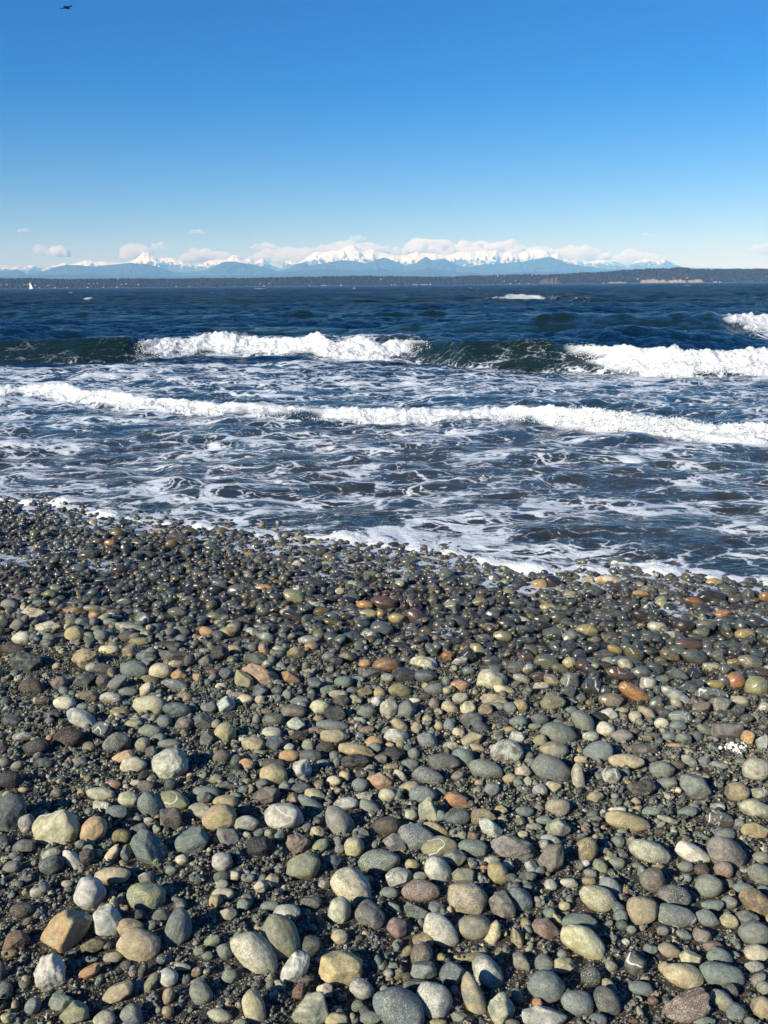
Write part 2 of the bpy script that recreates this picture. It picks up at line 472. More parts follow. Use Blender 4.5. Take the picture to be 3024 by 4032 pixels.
BR_MAIN = breaker([(-1500, 1425, .55, .2, 1.2), (-300, 1420, .58, .25, 1.2), (0, 1418, .62, .12, 1.3), (300, 1416, .66, .1, 1.3), (470, 1414, .62, .1, 1.3), (520, 1410, .54, .45, 1.3), (680, 1398, .50, .9, 1.25),
                   (800, 1392, .50, 1, 1.2), (1000, 1392, .46, 1, 1.2), (1130, 1398, .46, .85, 1.2), (1215, 1402, .48, .6, 1.2), (1290, 1412, .48, .85, 1.2),
                   (1480, 1412, .46, 1, 1.2), (1600, 1408, .46, .6, 1.2), (1720, 1416, .52, .25, 1.3), (1850, 1432, .60, .08, 1.4), (2100, 1440, .68, .1, 1.5), (2200, 1442, .70, .12, 1.5), (2280, 1445, .68, .35, 1.5),
                   (2400, 1452, .64, .62, 1.4), (2560, 1464, .58, .95, 1.3), (2750, 1472, .55, 1, 1.3), (3024, 1474, .52, 1, 1.3), (3900, 1470, .6, .9, 1.3)], 2.3, seed=41, lump=0.095)
BR_OUT = breaker([(-600, 1290, .05, 0, 2), (900, 1300, .08, 0, 2), (1500, 1318, .22, 0, 2.2), (2000, 1322, .56, 0, 2.6), (2500, 1322, .66, 0, 2.8), (2880, 1318, .70, 0, 2.6),
                  (2960, 1312, .70, .5, 2.4), (3024, 1305, .72, 1, 2.2), (3500, 1300, .8, 1, 2.2)], 3.5, seed=61, lump=0.12, froth_far=0.6)
BR_OUT2 = breaker([(-600, 1262, .42, 0, 3.0), (300, 1262, .35, 0, 3.0), (800, 1260, .30, 0, 3.), (1400, 1262, .12, 0, 3.), (2000, 1250, .1, 0, 3.), (3500, 1230, .1, 0, 3)], 3.5, seed=67)
BR_CAP = breaker([(1800, 1189, .1, 0, 2.0), (1990, 1183, .45, .35, 2.0), (2020, 1182, .55, .9, 2), (2130, 1182, .55, .9, 2), (2160, 1184, .45, .3, 2), (2500, 1190, .35, 0, 2), (2900, 1194, .2, 0, 2)], 5.0, seed=71, lump=0.22, froth_far=1.2)
BR_IN = breaker([(-1300, 1535, .20, .9, .45), (-300, 1555, .20, .9, .45), (0, 1573, .20, 1, .45), (200, 1578, .22, 1, .42), (400, 1600, .20, 1, .40), (700, 1624, .16, .95, .36), (1000, 1650, .15, .9, .34),
                 (1250, 1660, .15, .95, .32), (1500, 1666, .17, .95, .32), (1700, 1664, .13, .8, .32), (1900, 1662, .12, .65, .32), (2050, 1664, .18, .8, .36), (2150, 1675, .28, .95, .45), (2300, 1688, .34, 1, .55),
                 (2500, 1705, .30, 1, .6), (2700, 1718, .26, 1, .62), (2900, 1735, .22, 1, .6), (3024, 1742, .20, 1, .55), (3900, 1790, .2, 1, .5)], 0.55, seed=51, lump=0.038, froth_far=0.2, lf=5.5, fwn=1.0)
# little whitecaps offshore
WC = [(352, 1183, 46, 5), (525, 1145, 60, 4), (610, 1150, 26, 4), (190, 1141, 10, 3), (280, 1154, 18, 3), (1025, 1137, 55, 3), (430, 1158, 12, 3), (1850, 1136, 14, 3), (1570, 1134, 14, 3), (1770, 1130, 12, 3),
      (2150, 1124, 14, 4), (2345, 1121, 10, 3), (2378, 1122, 10, 3), (2700, 1125, 44, 4), (2765, 1126, 12, 3), (2190, 1130, 12, 3), (830, 1154, 12, 3), (1668, 1137, 8, 3), (871, 1132, 10, 2), (1090, 1133, 18, 3), (1395, 1136, 20, 3), (240, 1139, 14, 3)]
for a, b_, wd, hh in WC:
    c, t_ = hitz(a, b_)
    rx = wd / F * c[1] * 0.5
    ry = max(hh * 0.5 / F * c[1] * c[1] / CAMZ, 0.4)
    ry = min(ry, rx * 1.5)
    e = np.exp(-(((SX - c[0]) / rx) ** 2 + ((SY - c[1]) / ry) ** 2) * 1.2 + 0.35 * fbm(SX / rx * 3, SY / ry * 2, 3, 91))
    thick = np.maximum(thick, sstep(0.35, 0.6, e))
    hw += 0.25 * sstep(0.2, 0.8, e) * (ry < 20)
# water depth and the swash tongue over the stones
gz = ground_z(SX, SY)
wz = hw + 0.014 * sstep(0.0, 0.5, dsh)
wz = wz * sstep(-0.3, 1.6, dsh) + 0.02 * fbm(SX * 2.4, SY * 2.4, 3, 81) * sstep(1.8, 0.2, dsh)
lumpe = edge * sstep(-0.2, 0.1, dsh)
wz += (lumpe + 0.35 * np.exp(-(dsh / 0.9) ** 2) * (dsh > 0.1)) * (0.018 + 0.085 * np.abs(fbm(SX * 3.1, SY * 3.1, 3, 83)))
wz = np.where(dsh < -0.02, wz - 0.25 * np.clip(-dsh - 0.02, 0, 2) + 0.0, wz)
thick = np.maximum(thick, sstep(0.70, 0.98, edge + 0.62 * fbm(SX * 2.6, SY * 3.6, 4, 85)) * (dsh > -0.3) * 0.95)
depth = np.clip(wz - gz, 0, 6)
depth = depth + 0.5 * sstep(12, 15, SY)
me = mesh_np('sea', np.stack([SX, SY, wz], -1).reshape(-1, 3), grid_faces(len(ys), len(us)), True,
             {'foam': foam.ravel(), 'depth': depth.ravel(), 'green': green.ravel(), 'thick': thick.ravel(), 'dist': SY.ravel()}, M_WATER)
tag(link(bpy.data.objects.new('sea', me)), kind='structure')

# ------------------------------------------------------------------ froth thrown up by the breakers (countless droplets and bubbles: one object)
def foam_material():
    m, t, P = mat_new('white_froth')
    P.inputs['Base Color'].default_value = (0.84, 0.86, 0.88, 1)
    P.inputs['Roughness'].default_value = 0.5
    P.inputs['Subsurface Weight'].default_value = 0.0
    b = NB(t)
    co = b.n('ShaderNodeTexCoord').outputs['Object']
    n = b.noise(co, 30, 3, 0.6)
    b.l(b.mix(n, (0.62, 0.66, 0.68, 1), (0.82, 0.83, 0.84, 1)), P.inputs['Base Color'])
    return m
M_FOAM = foam_material()
def blobs(C, rad, lvl=1, squash=0.75, r=rng):
    V0, T0 = ICO[lvl]
    n = len(C)
    S = np.stack([rad * r.uniform(0.8, 1.3, n), rad * r.uniform(0.7, 1.2, n), rad * r.uniform(0.6, 1.0, n) * squash / 0.75], -1)
    V = C[:, None, :] + V0[None] * S[:, None, :] * (1 + 0.15 * r.normal(size=(n, len(V0), 1)))
    T = (T0[None] + (np.arange(n) * len(V0))[:, None, None]).reshape(-1, 3)
    return V.reshape(-1, 3), T
def froth(Brk, n, rmin, rmax, jump, seed):
    B, (sd, _) = Brk
    r = np.random.default_rng(seed)
    x = r.uniform(B[:, 0].min(), B[:, 0].max(), n * 3)
    fo = np.interp(x, B[:, 0], B[:, 3])
    lim = 0.60 * (np.interp(x, B[:, 0], B[:, 1]) + 1.5)
    k = (r.uniform(size=len(x)) < sstep(0.25, 0.8, fo)) & (np.abs(x) < lim)
    x = x[k][:n]
    yb = np.interp(x, B[:, 0], B[:, 1]); cl = np.interp(x, B[:, 0], B[:, 4]); H = np.interp(x, B[:, 0], B[:, 2])
    s = cl * r.beta(1.3, 1.1, len(x)) * 1.1 - 0.05 * cl
    lo = cl * 0.9 * (1 - np.clip(np.interp(x, B[:, 0], B[:, 3]) * 1.2, 0, 1)); s = lo + s * (1 - lo / cl)
    s = s + 0.12 * fbm(x * 0.8, x * 0 + sd, 3, sd)
    H = 0.8 * H
    z = H * np.clip((s / cl), 0, 1.0) ** 1.35
    clump = np.clip(fbm(x * 2.5, s * 2.5, 3, seed), -1, 1)
    z = z + jump * (0.25 + 0.9 * np.maximum(clump, -0.2)) * r.uniform(0, 1, len(x)) ** 2.2 + 0.01
    rad = r.uniform(rmin, rmax, len(x)) * (1 - 0.6 * (z > H * np.clip(s / cl, 0, 1) + 0.6 * jump))
    return np.stack([x, yb + s, z], -1), rad
parts = []; off0 = 0; VV = []; TT = []
for C, rad in (froth(BR_MAIN, 22000, 0.006, 0.020, 0.20, 5), froth(BR_OUT, 6000, 0.010, 0.03, 0.34, 6), froth(BR_IN, 20000, 0.003, 0.010, 0.09, 8), froth(BR_CAP, 900, 0.03, 0.08, 0.25, 9)):
    V, T = blobs(C, rad, 0)
    VV.append(V); TT.append(T + off0); off0 += len(V)
me = mesh_np('breaker_foam', np.concatenate(VV), np.concatenate(TT), True, None, M_FOAM)
tag(link(bpy.data.objects.new('foam', me)), label='white froth thrown up along the breaking waves', cat='foam', kind='stuff')

# ------------------------------------------------------------------ stones
def lin(c):
    c = np.asarray(c, float) / 255
    return np.where(c <= 0.04045, c / 12.92, ((c + 0.055) / 1.055) ** 2.4)
PAL = {'g': (122, 125, 114), 'd': (72, 73, 72), 'b': (104, 117, 118), 'n': (114, 126, 112), 'c': (198, 192, 160), 't': (164, 148, 112), 'o': (176, 132, 86),
       'r': (126, 96, 80), 'p': (132, 127, 118), 'w': (194, 194, 180), 'k': (45, 45, 46), 'y': (146, 141, 98), 'm': (98, 84, 68), 's': (120, 116, 106)}
PAL = {k: lin(v) * min(1.52 * lin(v).mean() ** 0.22, 0.56 / lin(v).max()) for k, v in PAL.items()}

def stone_shape(r, lvl, flag):
    """unit stone: a soft intersection of planes (worn polyhedron) with low noise"""
    D, T = ICO[lvl]
    a = flag[0] == 'a'
    n = 11 if a else 16
    Nn = r.normal(size=(n, 3)); Nn /= np.linalg.norm(Nn, axis=1)[:, None]
    # spread the planes
    for _ in range(6):
        d = Nn @ Nn.T - 2 * np.eye(n)
        j = np.argmax(d, 1)
        Nn = Nn - 0.35 * Nn[j]; Nn /= np.linalg.norm(Nn, axis=1)[:, None]
    h = r.uniform(0.72, 1.0, n) if a else r.uniform(0.86, 1.02, n)
    p = r.uniform(14, 24) if a else (r.uniform(6, 10) if r.uniform() < 0.6 else r.uniform(10, 16))
    dots = np.clip(D @ Nn.T, 0, None) / h
    rad = (np.sum(dots ** p, 1) + 0.9 ** p * 0.35) ** (-1 / p)
    if not a:
        rad = 0.72 * rad / rad.mean() + 0.28
        ax = r.normal(size=3); ax /= np.linalg.norm(ax)
        rad *= 1 + 0.07 * (D @ ax)
    V = D * rad[:, None]
    rough = 'R' in flag or 'B' in flag
    am = 0.026 if not rough else 0.060
    if a: am *= 1.3
    V = V * (1 + sines(D, (2.2, 4.5, 9.0, 18.0), (am, am * 0.55, am * 0.4, am * 0.22), r) * 0.7)[:, None]
    if lvl >= 4 and (rough or a):
        V = V * (1 + sines(D, (34.0, 60.0), (am * 0.10, am * 0.07), r))[:, None]
    return V

CELL = 0.008
HX0, HY0, HNX, HNY = -6.0, 0.5, 1500, 1280
HM = np.zeros((HNX, HNY), np.float32)
gxc = HX0 + (np.arange(HNX) + .5) * CELL; gyc = HY0 + (np.arange(HNY) + .5) * CELL
GZ = ground_z(*np.meshgrid(gxc, gyc, indexing='ij')).astype(np.float32)
def stamp(V):
    i = ((V[:, 0] - HX0) / CELL).astype(int); j = ((V[:, 1] - HY0) / CELL).astype(int)
    k = (i >= 0) & (i < HNX) & (j >= 0) & (j < HNY)
    i, j = i[k], j[k]
    np.maximum.at(HM, (i, j), (V[k, 2] - GZ[i, j]).astype(np.float32))
def wetness(x, y, px=None):
    n = 0.35 * fbm(np.atleast_1d(x) * 0.8, np.atleast_1d(y) * 0.8, 2, 77)[0]
    return float(1 - sstep(2.1, 3.3, beach_d(x, y) + n))
def stone_cols(c, wet, r):
    c1 = PAL[c[0]].copy(); c2 = PAL[c[1]].copy()
    c1 = 0.82 * c1 + 0.18 * c2
    c1 = 0.86 * c1 + 0.14 * c1.mean() * np.array([1.0, 1.02, 0.93])
    j = r.uniform(0.88, 1.12); c1 = c1 * j * (1 + 0.018 * r.normal(size=3)); c2 = c2 * j * (1 + 0.02 * r.normal(size=3))
    lum = c1.mean()
    f = 1 - wet * (0.50 if lum < 0.25 else 0.25)
    sat = 1 + 0.32 * wet * (c[0] in 'myotr')
    def g(q):
        m_ = q.mean(); return np.clip(m_ + (q - m_) * sat, 0.004, 0.9) * f
    return g(c1), g(c2)
def stone_at(px, py, wpx, hpx, ang, c, flag, r, lvl):
    e = 0.0; gz_ = 0.0
    d = ray(px, py)
    t = 2.0
    for _ in range(14):
        # ray against the ground lifted by e
        P = np.array([0, 0, CAMZ]) + d * t
        gz_ = float(ground_z(P[0], P[1]))
        A = wpx / 2 / F * t; B = hpx / 2 / F * t
        C = 0.82 * B + 0.12 * A
        e = 0.44 * B + (0.007 if flag else 0)
        t += 0.7 * ((gz_ + e) - P[2]) / d[2]
    P = np.array([0, 0, CAMZ]) + d * t
    V = stone_shape(r, lvl, flag)
    V = V @ np.linalg.qr(r.normal(size=(3, 3)))[0] if flag[0] != 'a' else V
    mx, mn = V.max(0), V.min(0)
    V = (V - (mx + mn) / 2) / ((mx - mn) / 2)
    V = V * np.array([A, B, C])
    a = math.radians(ang)
    Q = R @ np.array([[math.cos(a), -math.sin(a), 0], [math.sin(a), math.cos(a), 0], [0, 0, 1]])
    return V @ Q.T, P, gz_, t
def attrs_for(n, c, flag, wet, r):
    c1, c2 = stone_cols(c, wet, r)
    col = np.tile(np.append(c1, wet), (n, 1)); col2 = np.tile(np.append(c2, 1), (n, 1))
    par = np.tile([r.uniform(0.7, 1) if 's' in flag else r.uniform(0, 0.25), 1.0 if 'v' in flag else (0.45 if r.uniform() < 0.07 else 0.0),
                   1.0 if ('B' in flag or 'W' in flag) else 0.0, r.uniform()], (n, 1))
    return col, col2, par

IND = """1572 3974 228 146 -30 bg es|biggest blue-grey cobble with white flecks in the near centre of the beach
264 3662 182 159 0 to a|big peach-tan blocky cobble in the near left of the beach
230 3255 189 146 -15 cy av|big yellow-white wedge with an olive stripe in the mid left of the beach
1105 3691 187 146 -60 gy e|large olive-grey leaning cobble in the near centre of the beach
1004 3754 214 123 -38 cg es|large speckled beige oval cobble in the near centre of the beach
1342 3815 178 128 -20 ty a|tan triangular cracked cobble in the near centre of the beach
2703 3974 201 109 12 rp asR|big brick-pink granite cobble in the near right of the beach
2298 3707 196 112 -32 cy e|large yellow-white pointed cobble in the near right of the beach
1387 3490 178 121 -28 cg es|large pale speckled egg-shaped cobble in the near centre of the beach
547 3721 171 118 -15 tc e|beige oval cobble with a crack in the near left of the beach
1840 3539 164 123 -15 tg es|large brown-grey rounded cobble in the near centre of the beach
2866 3364 169 114 -28 pd e|large mauve-brown oval cobble in the near right of the beach
1708 3938 150 125 -20 wg es|pale grey cobble with a dimple in the near centre of the beach
670 3011 150 125 0 wg eR|biggest pale grey round stone in the mid left of the beach
1867 3933 219 84 -72 gt e|long bent grey stone in the near centre of the beach
2150 3887 150 118 -15 bg e|large smooth blue cobble in the near right of the beach
702 3662 169 105 80 bg e|blue-grey oval upright stone just right of the beige oval cobble with a crack
583 3341 155 114 -45 bn a|big dark teal faceted cobble in the mid left of the beach
196 3826 137 128 0 wg aR|pale grey pitted lump in the near left of the beach
1735 3667 159 109 -35 cw es|large white speckled pear-shaped cobble in the near centre of the beach
2173 3030 169 103 -22 gb e|large elongated grey-green cobble in the mid right of the beach
1118 3217 159 107 -5 wg ev|large pale grey banded oval in the mid centre of the beach
2018 3336 182 93 -8 pd aR|long rough dark slate lump in the mid centre of the beach
1221 3976 146 118 10 nc a|big pale green angular cobble in the near centre of the beach
39 3205 164 137 90 db a|huge dark slate block at the left edge in the mid left of the beach
350 3522 137 119 -70 wb e|pale blue-white rounded cobble in the near left of the beach
576 3531 155 105 -8 ny es|mottled moss-green cobble in the near left of the beach
2165 3390 164 98 55 mg a|flat taupe leaning slab in the near right of the beach
2560 3358 169 93 -22 cg es|large cream speckled oval in the near right of the beach
1492 3394 169 91 5 gn es|greenish grey speckled oval stone just below and right of the round yellow speckled stone
2355 3541 159 96 -15 cy es|broad cream speckled cobble in the near right of the beach
2842 3837 178 84 -10 nb e|long smooth pale green cobble in the near right of the beach
1918 3830 146 100 -50 gw es|grey speckled oval half in shadow in the near centre of the beach
1334 3238 146 100 -62 pg e|flat mauve-grey upright cobble in the mid centre of the beach
1193 3413 141 103 15 ny e|large green-grey two-tone cobble in the near centre of the beach
2737 3100 141 103 -35 gb a|large dark blue-grey lump in the mid right of the beach
1164 3817 150 96 60 wb av|bluish white stone with dark spots in the near centre of the beach
2692 3842 162 87 -10 tc e|large pointed sand-coloured cobble in the near right of the beach
417 3635 132 105 -60 wn a|white pitted wedge-shaped stone in the near left of the beach
863 3220 132 105 10 ty r|golden brown rounded cobble in the mid left of the beach
2528 3584 125 109 0 tg r|beige squarish rounded cobble in the near right of the beach
1977 3979 128 107 90 cn as|pale green-white upright block in the near centre of the beach
1637 3296 146 93 -10 bg es|blue-grey speckled oval stone just above and left of the smooth pale blue-grey egg
1863 3651 141 96 0 gt e|brownish grey oval stone just left of the slim tan upright stone
1458 3603 123 109 0 gd a|grey faceted block with a tan face in the near centre of the beach
1996 2963 130 103 0 kw rW|black stone crusted with white patches in the mid centre of the beach
2473 3237 182 73 -12 ty e|long golden tan cobble in the mid right of the beach
1002 3969 150 87 -70 tc e|upright beige slipper-shaped stone in the near centre of the beach
2662 3605 164 77 -10 gb ev|grey oval stone with a pale stripe in the near right of the beach
1657 3506 155 82 -5 rp es|dark red and pink oval cobble in the near centre of the beach
2202 2890 150 84 -18 gn e|large smooth grey-green elongated cobble in the mid right of the beach
2273 3951 132 96 -10 gb e|bluish grey oval stone just below and right of the large smooth blue cobble
2145 4006 187 82 -5 gw a|wide flat grey slab at the bottom edge in the near right of the beach
754 3310 137 91 10 bn a|teal-grey angular stone just below and left of the golden brown rounded cobble
1029 2662 159 75 -32 op asR|pinkish orange granite block in the far wet centre of the beach
1730 3335 146 82 12 yg ev|olive-grey veined oval stone just above the smooth pale blue-grey egg
1725 3426 128 93 -50 wb e|smooth pale blue-grey egg in the near centre of the beach
2655 3527 137 87 0 gd es|mid-dark grey speckled oval stone just above the grey oval stone with a pale stripe
1981 3571 128 91 -50 pd a|purplish dark angular tilted stone just right of the large brown-grey rounded cobble
592 2779 137 84 -5 cy es|big pale olive speckled cobble in the mid left of the beach
367 3271 118 96 45 to e|smooth orange-tan teardrop stone in the mid left of the beach
2979 3559 146 96 -40 mt e|tan-brown oval tilted stone right of the blunt grey-green cobble
2393 3944 123 91 -50 dg e|dark grey oval tilted stone left of the smooth teal oval pebble
109 2609 123 87 0 kn aR|dark wet craggy rock in the far wet left of the beach
2357 2959 123 87 0 bg e|large rounded blue-grey cobble in the mid right of the beach
1913 3031 141 75 -10 gn es|greenish grey speckled oval stone just right of the broad dark olive dome-shaped stone
2972 3676 128 91 0 gn r|greenish grey round stone just above the smooth pinkish cream oval
269 2909 123 84 0 km e|big glossy brown-black cobble in the mid left of the beach
678 3151 141 73 -10 yn ev|olive veined oval stone just right of the blue-grey leaning oval
2571 3467 103 98 0 mg r|brown-grey round cobble in the near right of the beach
674 3223 109 91 -10 kp a|purplish black angular stone just below and right of the blue-grey leaning oval
1023 3337 109 91 -10 kd a|blunt black stone in the mid centre of the beach
2282 3630 146 68 0 nb e|teal-grey oval stone just above the large yellow-white pointed cobble
2728 3361 146 68 -25 cw es|white crescent-edged speckled stone in the near right of the beach
1077 3053 112 89 0 ty r|round golden-tan cobble in the mid centre of the beach
1337 3587 109 89 80 cg e|upright pale egg-shaped stone in the near centre of the beach
2047 3541 118 82 -35 bg e|blue-grey oval tilted stone below and right of the golden tan egg-shaped stone
1173 3324 109 89 -35 rp aR|broken brick-red stone in the mid centre of the beach
442 3448 141 68 0 tc e|smooth peach oval cobble in the near left of the beach
1940 2676 121 80 -10 cy as|big cream mottled hump-shaped rock in the far wet centre of the beach
2793 3488 109 87 0 gn r|blunt grey-green cobble in the near right of the beach
333 2598 109 87 0 tm aR|tan-brown lumpy rock in the far wet left of the beach
292 3990 114 82 0 ny a|olive angular stone below and right of the pale grey pitted lump
324 2831 137 68 -30 wb e|long bluish white cobble in the mid left of the beach
2309 3346 105 89 60 my es|olive-brown speckled rounded stone just right of the flat taupe leaning slab
2979 3032 114 91 0 cg rs|big pale cream cobble at the right edge in the mid right of the beach
460 2926 109 84 20 dg es|dark speckled cobble in the mid left of the beach
1749 3001 132 68 -5 dg e|broad dark olive dome-shaped stone in the mid centre of the beach
2466 3000 141 64 -3 tc e|smooth peach-tan oblong cobble in the mid right of the beach
590 3171 109 82 -50 bg e|blue-grey leaning oval in the mid left of the beach
2867 2881 123 73 -5 pd a|large flat slate with a small hole in the mid right of the beach
1685 3194 114 77 -75 nc a|pale green angular upright stone just left of the smooth dark blue-grey oval
2530 3105 116 75 0 kp aR|dark purple-brown glossy lump in the mid right of the beach
1687 3059 128 68 -22 gb es|bluish grey speckled oval tilted stone just above and left of the rusty orange granite stone
1660 3760 100 87 80 mg e|brown-grey rounded stone just below and left of the large white speckled pear-shaped cobble
2150 3655 118 73 -15 rp a|red-brown half-buried stone in the near right of the beach
1523 3255 114 75 0 md e|brown oval stone above and right of the round yellow speckled stone
2503 2732 150 57 -30 om e|long glossy orange-brown stone in the mid right of the beach
55 3707 109 77 20 rm a|rusty brown angular stone in the near left of the beach
2295 2842 112 75 -42 gn e|greenish grey oval tilted stone below and left of the plain grey rounded brick-shaped stone
1667 3130 114 73 0 bg r|blue-grey round stone just left of the rusty orange granite stone
1781 3837 100 82 30 bd a|dark slate-blue angular tilted stone just left of the grey speckled oval half in shadow
2977 3185 137 71 -15 cg e|pale grey-beige oval stone just above the layered tan angular stone
465 3908 128 64 25 tg e|grey-tan oval tilted stone below and left of the beige oval cobble with a crack
2181 2954 118 68 -5 gt e|smooth taupe oval cobble in the mid right of the beach
2980 2707 93 89 0 yn r|big round olive stone in the mid right of the beach
1864 3340 121 66 -5 nb e|dark green mottled oval in the mid centre of the beach
1669 3824 109 73 0 bg a|blue-grey angular stone just above the pale grey cobble with a dimple
886 2890 91 87 90 yt rsx|round tan stone with dark dots in the mid left of the beach
1043 3131 118 66 10 mg a|brown-grey angular stone just below and left of the round golden-tan cobble
137 2426 118 66 0 tm aBR|brown rock crusted with barnacles in the far wet left of the beach
2847 3944 114 68 -40 gy e|olive-grey oval tilted stone just below the long smooth pale green cobble
790 3910 100 77 -40 gn e|greenish grey oval tilted stone left of the upright beige slipper-shaped stone
2669 2745 155 50 -32 wb e|long pale bone-shaped stone in the mid right of the beach
529 2637 109 71 0 bn r|round blue-green stone in the far wet left of the beach
1401 2955 141 55 -12 ty a|long flat tan stone in the mid centre of the beach
2196 3261 103 75 0 nc a|pale green cracked pyramid stone in the mid right of the beach
1189 3037 98 77 85 wb a|bluish white angular upright stone just right of the round golden-tan cobble
1571 3454 107 71 0 bw av|blue-grey stone with white veins in the near centre of the beach
1952 2760 128 59 -12 tp aR|long tan rough block in the mid centre of the beach
146 2942 109 68 15 kd e|black oval stone just left of the big glossy brown-black cobble
2799 2352 121 62 0 km e|biggest brown-black wet cobble in the far wet right of the beach
1961 3438 98 75 -50 ty e|golden tan egg-shaped stone in the near centre of the beach
2906 3119 98 75 0 tm r|tan-brown round stone right of the large dark blue-grey lump
806 2846 107 68 -10 db a|dark slate-blue angular stone just below and left of the blue-white faceted stone
1424 3892 100 73 -25 gw es|light grey speckled oval tilted stone just below and right of the tan triangular cracked cobble
1319 2902 118 62 0 tg a|grey-tan long angular stone just above and left of the long flat tan stone
396 2883 91 80 80 bk av|blue-black veined angular stone just above and left of the dark speckled cobble
1788 3381 96 75 -20 gp a|mauve-grey angular tilted stone just above and right of the smooth pale blue-grey egg
515 3655 105 68 -5 tm e|tan-brown oval stone just above and left of the beige oval cobble with a crack
2835 3769 105 68 -20 nb e|teal-grey oval tilted stone just above the long smooth pale green cobble
1494 3073 105 68 -15 op a|salmon-tan angular stone in the mid centre of the beach
1904 3214 105 68 0 mt as|tan-brown speckled angular stone just above and left of the pale speckled wedge stone
128 2705 105 68 -10 mk e|dark brown oval stone just below the dark wet craggy rock
526 3013 105 68 0 cg rs|pale grey-beige speckled round stone just below and right of the dark speckled cobble
2500 3799 87 82 -30 dg av|dark grey stone with a thin white vein in the near right of the beach
201 3408 100 71 15 bk e|blue-black oval stone just left of the curved pale stone with an orange tip
2279 3073 141 50 -82 gc e|pale crescent-shaped upright stone in the mid right of the beach
2532 2951 141 50 -5 dp a|dark purple-grey flat shard in the mid right of the beach
697 2796 118 59 -10 bk e|blue-black oval stone just right of the big pale olive speckled cobble
1130 3596 109 64 0 wg e|light grey oval stone just above the large olive-grey leaning cobble
1928 3264 109 64 -40 wb as|pale speckled wedge stone in the mid centre of the beach
2835 3228 109 64 0 dg av|dark grey veined angular stone left of the layered tan angular stone
895 3292 96 73 -50 gp a|mauve-grey angular tilted stone just below and right of the golden brown rounded cobble
1530 2797 96 73 80 pc a|pinkish white upright block in the mid centre of the beach
2970 3267 105 66 0 ty a|layered tan angular stone in the mid right of the beach
790 3194 100 68 -15 gc e|light grey oval stone just left of the golden brown rounded cobble
1555 3324 100 68 -20 pg as|mauve-grey speckled angular tilted stone right of the round yellow speckled stone
2607 3032 100 68 0 ng e|grey-green oval stone just above and right of the dark purple-brown glossy lump
2177 2764 100 68 -15 yg a|olive-grey angular stone just above the large smooth grey-green elongated cobble
1399 3001 114 59 0 dk aR|charcoal long angular stone just below the long flat tan stone
1671 2615 114 59 -15 cy aB|pale barnacle-covered rock in the far wet centre of the beach
522 3997 91 77 -40 bg r|blue-grey round stone below the beige oval cobble with a crack
2196 3178 98 68 0 tp es|pinkish tan granite lump in the mid right of the beach
1800 3219 105 64 5 bd e|smooth dark blue-grey oval in the mid centre of the beach
2406 3493 100 66 -38 bw e|pale sky-blue oval stone in the near right of the beach
2733 2587 112 59 -18 gd e|broad dark grey flat oval in the far wet right of the beach
1826 2981 96 68 -25 nb e|teal-grey oval tilted stone just right of the broad dark olive dome-shaped stone
1522 2616 114 57 0 mo e|glossy amber-brown oval stone in the far wet centre of the beach
2443 2656 118 55 -15 mr e|dark reddish brown oval in the far wet right of the beach
2997 3444 118 75 -25 gn e|greenish grey oval tilted stone right of the pink rounded stone
1826 3454 93 68 0 ny a|olive angular stone just right of the smooth pale blue-grey egg
1562 3657 82 77 0 pr a|mauve faceted stone in the near centre of the beach
2327 3846 82 77 0 dg rs|dark grey speckled round stone right of the cream-yellow heart-shaped stone
1797 3153 107 59 -12 or eR|rusty orange granite stone in the mid centre of the beach
1601 2796 84 75 90 gb e|upright slate-grey rounded stone in the mid centre of the beach
2797 2733 132 48 -5 gw av|light grey veined long angular stone just below and left of the rust-orange round stone
1560 2900 98 64 -5 wg e|pale grey flat-sided oval in the mid centre of the beach
242 3944 91 68 -20 ng a|grey-green angular tilted stone just below the pale grey pitted lump
1640 3591 114 55 -20 nd a|dark olive long angular tilted stone just below the dark red and pink oval cobble
1512 2375 109 57 -8 mr e|dark maroon-brown wet cobble in the far wet centre of the beach
2710 2539 118 52 -8 rm e|wet red-brown oval stone in the far wet right of the beach
970 3242 100 62 5 gw e|light grey oval stone just right of the golden brown rounded cobble
1394 3335 82 75 0 yc rs|round yellow speckled stone in the mid centre of the beach
2787 3616 96 64 -20 bg e|blue-grey oval tilted stone just right of the grey oval stone with a pale stripe
1589 2660 96 64 0 dk a|charcoal angular stone just left of the smooth charcoal oval
963 2680 103 59 -42 yg a|olive-grey angular tilted stone just left of the pinkish orange granite block
2406 2758 103 59 0 gt e|plain grey rounded brick-shaped stone in the mid right of the beach
998 2931 98 62 -10 tg e|grey-tan oval stone right of the round tan stone with dark dots
631 2644 91 66 0 ct r|sand-coloured round stone just right of the round blue-green stone
1310 2858 132 46 -5 gb e|bluish grey long thin stone just below and right of the pale cream speckled stone
1684 2918 91 66 -25 bp ev|blue-grey stone with a tan vein in the mid centre of the beach
1943 3680 109 55 70 tc es|slim tan upright stone in the near centre of the beach
875 3396 84 71 0 wd r|white stone with dark patches in the near left of the beach
888 3160 100 59 0 tm e|tan-brown oval stone just above and right of the golden brown rounded cobble
2952 2609 100 59 -20 gt e|brownish grey oval tilted stone just above and right of the rust-orange round stone
1141 2474 100 59 -10 km a|chocolate-brown wet triangular rock in the far wet centre of the beach
1228 3169 128 46 -32 nb e|teal-grey long thin tilted stone above the broken brick-red stone
1091 2931 91 64 0 kb a|blue-black angular stone just below the dark olive smooth dome-shaped stone
36 3075 87 73 0 dk e|charcoal rounded stone just above the huge dark slate block at the left edge
2400 2287 121 48 -5 oc eB|orange barnacled slab in the far wet right of the beach
2983 3751 105 62 -5 cp e|smooth pinkish cream oval in the near right of the beach
396 3125 114 50 -5 cg e|pale grey-beige oval stone above the smooth orange-tan teardrop stone
